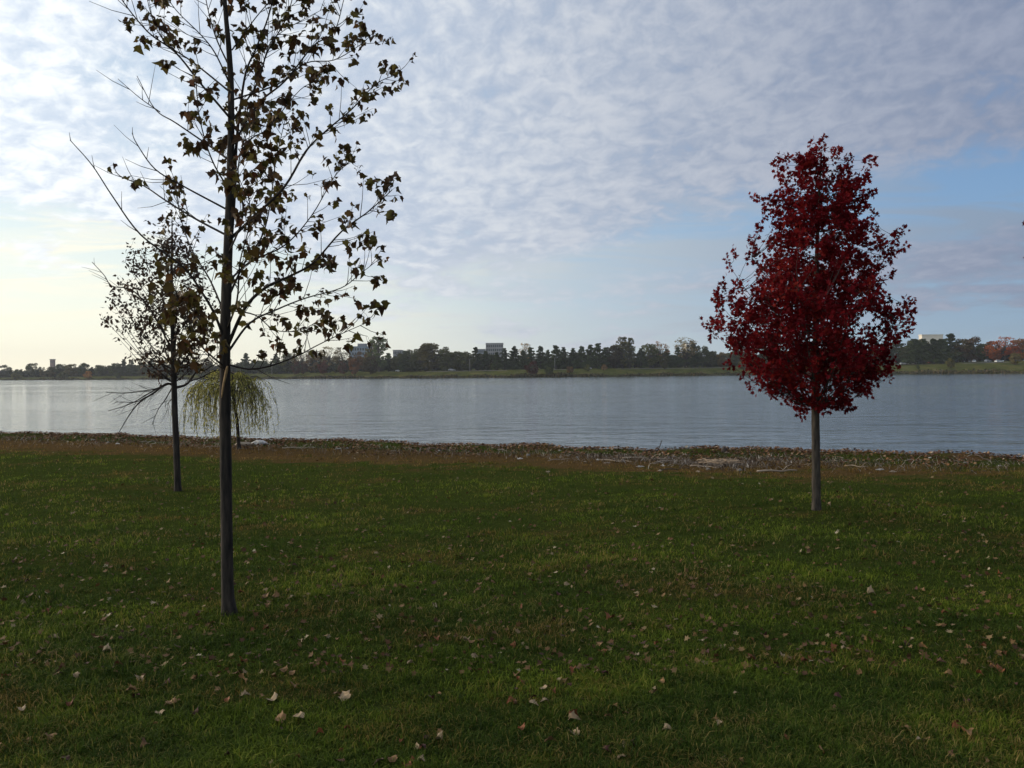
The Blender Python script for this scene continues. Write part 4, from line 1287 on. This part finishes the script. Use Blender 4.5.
for px, top, kd, col, w, look in [(862, 347, 'round', LG, 1., 'light green rounded tree'), (874, 345, 'round', OL, 1.1, 'olive rounded tree'), (885, 343, 'pine', PINE, 1.6, 'dark pine'), (897, 337, 'pine', PINE, 1.7, 'dark pine'), (908, 340, 'round', DK, 1.1, 'dark green rounded tree'),
                                  (918, 337.5, 'round', DK, 1.2, 'dark green rounded tree'), (929, 340, 'round', OL, 1.1, 'olive rounded tree'), (939, 340, 'pine', PINE, 1.7, 'dark pine'), (951, 333.5, 'pine', PINE, 1.8, 'dark pine'), (963, 337, 'round', GB, 1.1, 'brownish-green rounded tree'),
                                  (972, 335, 'round', (.07, .045, .03), 1.2, 'brown rounded tree'), (984, 342, 'round', DK, 1.1, 'dark green rounded tree'), (994, 339, 'round', OR, 1.1, 'bright orange rounded tree'), (1005, 337, 'bare', OR, 1.3, 'orange half-bare tree'),
                                  (1013, 341, 'round', OR, 1.1, 'bright orange rounded tree'), (1022, 337, 'round', (.2, .10, .04), 1.1, 'rust orange rounded tree'), (1036, 340, 'round', OR, 1.1, 'bright orange rounded tree'), (1050, 338, 'round', DK, 1.2, 'dark green rounded tree')]:
    add(px, top, kd, col, w, 60, look)
for px in (915, 924, 934, 943): add(px, 338.6, 'pine', PINE, 1.6, 40, 'dark pine')
add(951, 358.5, 'shrub', OL, .95, 16, 'olive round shrub'); add(1015, 352, 'round', (.14, .115, .045), 1.2, 22, 'yellow-olive round tree'); add(870, 362, 'shrub', LG, .8, 15, 'light green shrub'); add(918, 364, 'shrub', DK, .6, 12, 'dark shrub')
add(588, 364, 'shrub', OL, .8, 20, 'olive shrub'); add(570, 366, 'shrub', GB, 1., 14, 'brownish shrub'); add(604, 364, 'shrub', TAN, .8, 26, 'tan shrub'); add(744, 358, 'shrub', OL, .8, 20, 'olive shrub')
# backing row so the belt closes
for px in range(-20, 1060, 10):
    if 345 < px < 352 or 388 < px < 392: continue
    base_top = np.interp(px, [0, 120, 280, 330, 380, 433, 500, 600, 700, 860, 950, 1050], [369, 365, 360, 357, 353, 350, 354, 352, 352, 349, 345, 346])
    add(px + random.uniform(-3, 3), float(base_top) + random.uniform(-1, 2), random.choice(('round', 'pine', 'round')), (.036, .048, .026), 1.6, 84, 'dark tree in the rear row')

_ru = random.Random(77)
for px in range(-24, 1060, 9):
    if 528 < px < 537: continue
    gl = np.interp(px, [0, 150, 300, 500, 700, 900, 1024], [370, 367, 362, 360, 358, 351, 350])
    add(px + _ru.uniform(-3, 3), float(gl) + _ru.uniform(-1.5, 1.5), 'shrub', (.026, .034, .017), 1.5, 66, 'dark undergrowth bush')
LM = [(-40, 'left of the brick tower'), (50, 'right of the brick tower'), (92, 'behind the dark young tree'), (215, 'behind the near slim tree'), (280, 'left of the blue-grey building'), (358, 'right of the blue-grey building'),
      (400, 'left of the white office block'), (452, 'just left of the white office block'), (492, 'just right of the white office block'), (534, 'right of the lone red tree'), (575, 'in the middle of the far shore'), (612, 'right of centre on the far shore'),
      (655, 'left of the red maple crown'), (700, 'behind the red maple crown'), (880, 'left of the cream flat roof'), (932, 'right of the cream flat roof'), (990, 'at the right edge of the far shore')]
ORD = ['first', 'second', 'third', 'fourth', 'fifth', 'sixth', 'seventh', 'eighth', 'ninth', 'tenth', 'eleventh', 'twelfth', 'thirteenth', 'fourteenth', 'fifteenth', 'sixteenth', 'seventeenth', 'eighteenth', 'nineteenth', 'twentieth', 'last', 'very last']


def far_trees():
    T_.sort(key=lambda t: t[0])
    keys = []
    for t in T_:
        w = [m for m in LM if m[0] <= t[0]][-1:] or [LM[0]]
        keys.append((t[6], w[0][1]))
    tot = {}; seen = {}
    for k in keys: tot[k] = tot.get(k, 0) + 1
    for t, kx in zip(T_, keys):
        px, top, kind, col, wf, back, look = t
        a = (px - 512) / F
        g_ = far_ground(a, back)
        # top height from the picture
        pt = P(px, top, g_.y)
        h = pt.z - g_.z
        if h < 1.0: h = 1.0
        q = seen.get(kx, 0); seen[kx] = q + 1
        where = kx[1]
        if 'half hidden' in look: lab = f'{ORD[q]} {look}'
        else: lab = (f'{ORD[q]} ' if tot[kx] > 1 else '') + f'{look} {where}'
        if back >= 84 and 'half hidden' not in look: pass
        nm = {'pine': 'pine_tree', 'round': 'broadleaf_tree', 'tall': 'broadleaf_tree', 'bare': 'broadleaf_tree', 'shrub': 'shrub'}[kind]
        cat = 'shrub' if kind == 'shrub' else ('pine tree' if kind == 'pine' else 'tree')
        grp = 'shrubs along the far shore' if kind == 'shrub' else 'trees along the far shore'
        r = empty(nm, (g_.x, g_.y, g_.z - .15), lab, cat, grp, random.random() * 6.28)
        s_ = (h + .15) * (1.02 if kind == 'pine' else 1.07)
        w_ = min(wf * s_ * random.uniform(.92, 1.1) * (.84 if kind == 'pine' else 1), 30)
        cm, tm = random.choice(PRO[kind])
        for me, part in ((cm, 'crown'), (tm, 'trunk' if kind != 'shrub' else 'stem')):
            o = bpy.data.objects.new(part, me); COL.objects.link(o); o.parent = r; o.scale = (w_, w_, s_)
            v = random.uniform(.85, 1.15)
            hj = random.choice((.9, 1., 1.1, 1.35)) if kind != 'pine' else 1.; o.color = (col[0] * v * 1.12 * hj, col[1] * v * 1.08, col[2] * v * .85, 1)


far_trees()


# reeds and rough growth along the far waterline
def reeds():
    rr = np.random.default_rng(12)
    n = 15000
    a = rr.uniform(-.72, .72, n); back = np.abs(rr.normal(0, 3.0, n)) + .2
    yy = far_y(a) + back; xx = a * yy
    r = far_rise(a); zz = WATER + r * (1 - np.exp(-back / 22.))
    hh = rr.uniform(.5, 1.5, n) * (.8 + .5 * np.sin(xx * .07) * np.sin(xx * .023 + 1) + .3 * np.sin(xx * .31))
    tv = ([(-.35, 0, 0), (.35, 0, 0), (.5, .55, 0), (.12, 1, 0), (-.18, .8, 0), (-.5, .6, 0)], [[0, 1, 2, 3, 4, 5]])
    R = rot_from(np.stack([rr.normal(0, .2, n), rr.normal(0, .2, n), np.ones(n)], 1), rr.normal(0, .8, n))
    me = scatter_mesh('reeds', tv[0], tv[1], np.stack([xx, yy, zz - .1], 1), R, np.stack([rr.uniform(.6, 1.4, n), hh, hh], 1), rr.random(n))
    m = leaf_material('reed', [(0, (.030, .030, .014)), (.5, (.060, .055, .024)), (.85, (.11, .085, .04)), (1, (.17, .12, .06))], .15, .9)
    tag(new_obj('reeds', me, m), 'rough dark reeds and weeds along the far waterline', 'reeds', kind='stuff')


reeds()


# ------------------------------------------------------------------ buildings behind the trees
def building(name, x0, x1, top, Y, depth, wallmat, winmat, label, nwin, rows, roofmat, fins=False, parap=.5):
    p0 = P(x0, top, Y); p1 = P(x1, top, Y)
    cx = (p0.x + p1.x) / 2; w = (p1.x - p0.x) / 2; zt = p0.z
    g0 = 3.0
    r = empty(name, (cx, Y, g0), label, 'building')
    MB().box((cx, Y + depth / 2, (zt + g0) / 2), (w, depth / 2, (zt - g0) / 2)).build('wall', wallmat, r)
    MB().box((cx, Y + depth / 2, zt + parap / 2 + .02), (w + .25, depth / 2 + .25, parap / 2)).build('roof', roofmat, r)
    fh = 3.6
    for j in range(rows):
        z = zt - 1.9 - j * fh
        for i in range(nwin):
            xx = cx - w + (i + .5) * 2 * w / nwin
            ww = w / nwin * .68
            MB().box((xx, Y - .02, z), (ww, .08, 1.05)).build('window', winmat, r)
    if fins:
        for i in range(nwin + 1):
            xx = cx - w + i * 2 * w / nwin
            MB().box((xx, Y - .25, (zt + g0) / 2), (.22, .24, (zt - g0) / 2 - .1)).build('pilaster', wallmat, r)
    return r, cx, w, zt


def buildings():
    glass = simple('window_glass', (.05, .07, .09), .15, (.03, .04, .055), .2, spec=.6)
    blue = simple('blue_grey_panel', (.20, .26, .32), .6, (.16, .21, .27), .3)
    white = simple('white_concrete', (.30, .31, .32), .7, (.25, .26, .27), .3)
    cream = simple('cream_render', (.80, .74, .62), .7, (.70, .64, .54), .2)
    brick = simple('tower_brick', (.30, .19, .15), .85, (.24, .15, .12), .6)
    grey = simple('roof_grey', (.25, .26, .27), .8, (.2, .2, .21), .5)
    b, cx, w, zt = building('office_building', 349, 367, 347, 690, 26, blue, glass, 'flat-roofed blue-grey building rising behind the brown trees', 7, 4, blue)
    MB().box((cx + w * .25, 700, zt + 1.7), (3.2, 4, 1.2)).build('plant_room', grey, b)
    building('office_building', 393, 401, 350.5, 720, 20, white, glass, 'low pale flat roof showing just right of the tall light green tree', 5, 3, grey)
    b, cx, w, zt = building('office_building', 486, 503, 344, 780, 22, white, glass, 'white office block with vertical pilasters left of centre', 8, 5, white, True, .9)
    building('office_building', 477, 485, 349.6, 790, 18, blue, glass, 'low blue-grey wing left of the white office block', 4, 3, grey)
    building('warehouse', 922, 943, 335.2, 620, 5, cream, glass, 'long cream flat-roofed building above the trees right of the red maple', 0, 0, cream)
    building('brick_house', 686, 694, 343.8, 640, 12, cream, glass, 'pale yellow gable end between bare trees left of the red maple', 2, 3, grey)
    # tower
    Y = 1250; p = P(52.6, 359.8, Y); w = 2.6
    r = empty('brick_tower', (p.x, Y, 3), 'slim square brick tower above the trees at far left', 'tower')
    zt = p.z
    MB().box((p.x, Y, (zt + 3) / 2), (w, w, (zt - 3) / 2)).build('wall', brick, r)
    MB().box((p.x, Y, zt + .5), (w + .5, w + .5, .5)).build('cornice', grey, r)
    for i in (-1, 1):
        MB().box((p.x + i * 1.1, Y - w - .03, zt - 3), (.5, .08, 1.3)).build('window', glass, r)


buildings()


# ------------------------------------------------------------------ road, cars and lamp posts on the far bank
def far_road():
    V = []; Fs = []
    As = np.linspace(-.1, .8, 90)
    for i, a in enumerate(As):
        for bk in (38, 44):
            q = far_ground(a, bk); V.append((q.x, q.y, q.z + .06))
    for i in range(len(As) - 1):
        Fs.append((2 * i, 2 * i + 2, 2 * i + 3, 2 * i + 1))
    m = simple('asphalt_path', (.13, .125, .115), .9, (.10, .096, .09), .5)
    tag(MB().add(V, Fs).build('far_road', m), 'pale park road running along the far bank', 'road', kind='structure')


far_road()


def make_car(col):
    """hatchback body lying along local x, wheels on z=0"""
    paint = simple('car_paint_' + col[0], col[1], .35, tuple(c * .92 for c in col[1]), .5, spec=.5)
    root = empty('parked_car', (0, 0, 0), '', 'car')
    prof = [(-2.1, .35), (-2.15, .75), (-1.95, 1.0), (-1.2, 1.05), (2.0, .62), (2.1, .35)]
    low = [(-2.12, .32), (-2.18, .78), (-2.0, .98), (1.0, .95), (1.95, .80), (2.15, .60), (2.1, .32)]
    def prism(pts, y0, inset=0):
        n = len(pts); V = [(x, -y0, z) for x, z in pts] + [(x, y0, z) for x, z in pts]
        return V, [tuple(range(n)), tuple(reversed(range(n, 2 * n)))] + [(i, (i + 1) % n + 0, (i + 1) % n + n, i + n)[::-1] for i in range(n)]
    V, Fs = prism(low, .86); MB().add(V, Fs).build('body', paint, root, False)
    cab = [(-1.85, .97), (-1.45, 1.42), (.15, 1.46), (.95, .94)]
    V, Fs = prism(cab, .74); MB().add(V, Fs).build('windows', bpy.data.materials['window_glass'], root, False)
    roof = [(-1.5, 1.43), (-1.4, 1.50), (.05, 1.52), (.22, 1.46)]
    V, Fs = prism(roof, .72); MB().add(V, Fs).build('roof', paint, root, False)
    rub = bpy.data.materials.get('tyre_rubber') or simple('tyre_rubber', (.03, .03, .03), .9)
    for x in (-1.35, 1.35):
        for y in (-.80, .80):
            MB().tube([(x, y - .1, .32), (x, y + .1, .32)], [.32, .32], 12).build('wheel', rub, root, False)
    return root


def copy_tree(o, parent=None):
    c = o.copy(); COL.objects.link(c); c.parent = parent
    for ch in o.children:
        copy_tree(ch, c)
    return c


def cars():
    w = make_car(('white', (.72, .72, .70))); s_ = make_car(('silver', (.40, .41, .42))); r = make_car(('red', (.30, .04, .03)))
    spots = [(399, 47, w, 'white car parked below the low pale roof on far shore', .1), (588, 41, w, 'white car on the far park road at centre', 0), (999, 41, w, 'white car by the orange trees at far right', .2),
             (988, 50, s_, 'silver car parked just left of the white car by the orange trees', .5), (974, 50, w, 'white car half under the brown tree at far right', 1.2), (930, 50, r, 'red car under the pines right of the cream roof', 1.3),
             (904, 40, s_, 'silver car on the far road just right of the red maple', 0), (913, 41, w, 'white car second right of the red maple', 0), (452, 46, s_, 'silver car left of the white office block on far shore', 0)]
    used = set()
    for px, bk, proto, lab, rz in spots:
        a = (px - 512) / F; g_ = far_ground(a, bk)
        o = proto if proto.name not in used else copy_tree(proto)
        used.add(proto.name)
        o.location = (g_.x, g_.y, g_.z + .06); o.rotation_euler = (0, 0, rz)
        tag(o, lab, 'car', 'cars on the far bank')


cars()


def lamps():
    steel = simple('lamp_steel', (.30, .31, .31), .5, (.25, .25, .25), 2)
    for i, (px, bk, lab) in enumerate([(272, 30, 'thin grey lamp post behind the tips of the near tree'), (555, 36, 'thin grey lamp post right of the lone red tree'), (895, 36, 'thin grey lamp post right of the red maple'), (470, 36, 'thin grey lamp post left of the white office block')]):
        a = (px - 512) / F; g_ = far_ground(a, bk)
        r = empty('street_lamp', g_, lab, 'street lamp', 'lamp posts on the far bank')
        MB().tube([(g_.x, g_.y, g_.z - .2), (g_.x, g_.y, g_.z + 7)], [.12, .08], 8).build('pole', steel, r)
        MB().tube([(g_.x, g_.y, g_.z + 7), (g_.x + .4, g_.y, g_.z + 7.25), (g_.x + 1.2, g_.y, g_.z + 7.3)], [.06, .05, .05], 6).build('arm', steel, r)
        MB().box((g_.x + 1.5, g_.y, g_.z + 7.28), (.35, .15, .08)).build('lamp_head', steel, r)


lamps()


def haze():
    m = bpy.data.materials.new('haze'); m.use_nodes = True; nt = m.node_tree
    nt.nodes.remove(nt.nodes['Principled BSDF'])
    v = nt.nodes.new('ShaderNodeVolumePrincipled')
    v.inputs['Color'].default_value = (.80, .87, .95, 1); v.inputs['Density'].default_value = .00013; v.inputs['Anisotropy'].default_value = .2
    nt.links.new(v.outputs[0], nt.nodes['Material Output'].inputs['Volume'])
    b = MB().box((0, 1480, 45), (5400, 1560, 49))
    tag(b.build('haze', m), 'thin pale air between the camera and the far shore', 'haze', kind='stuff')


haze()
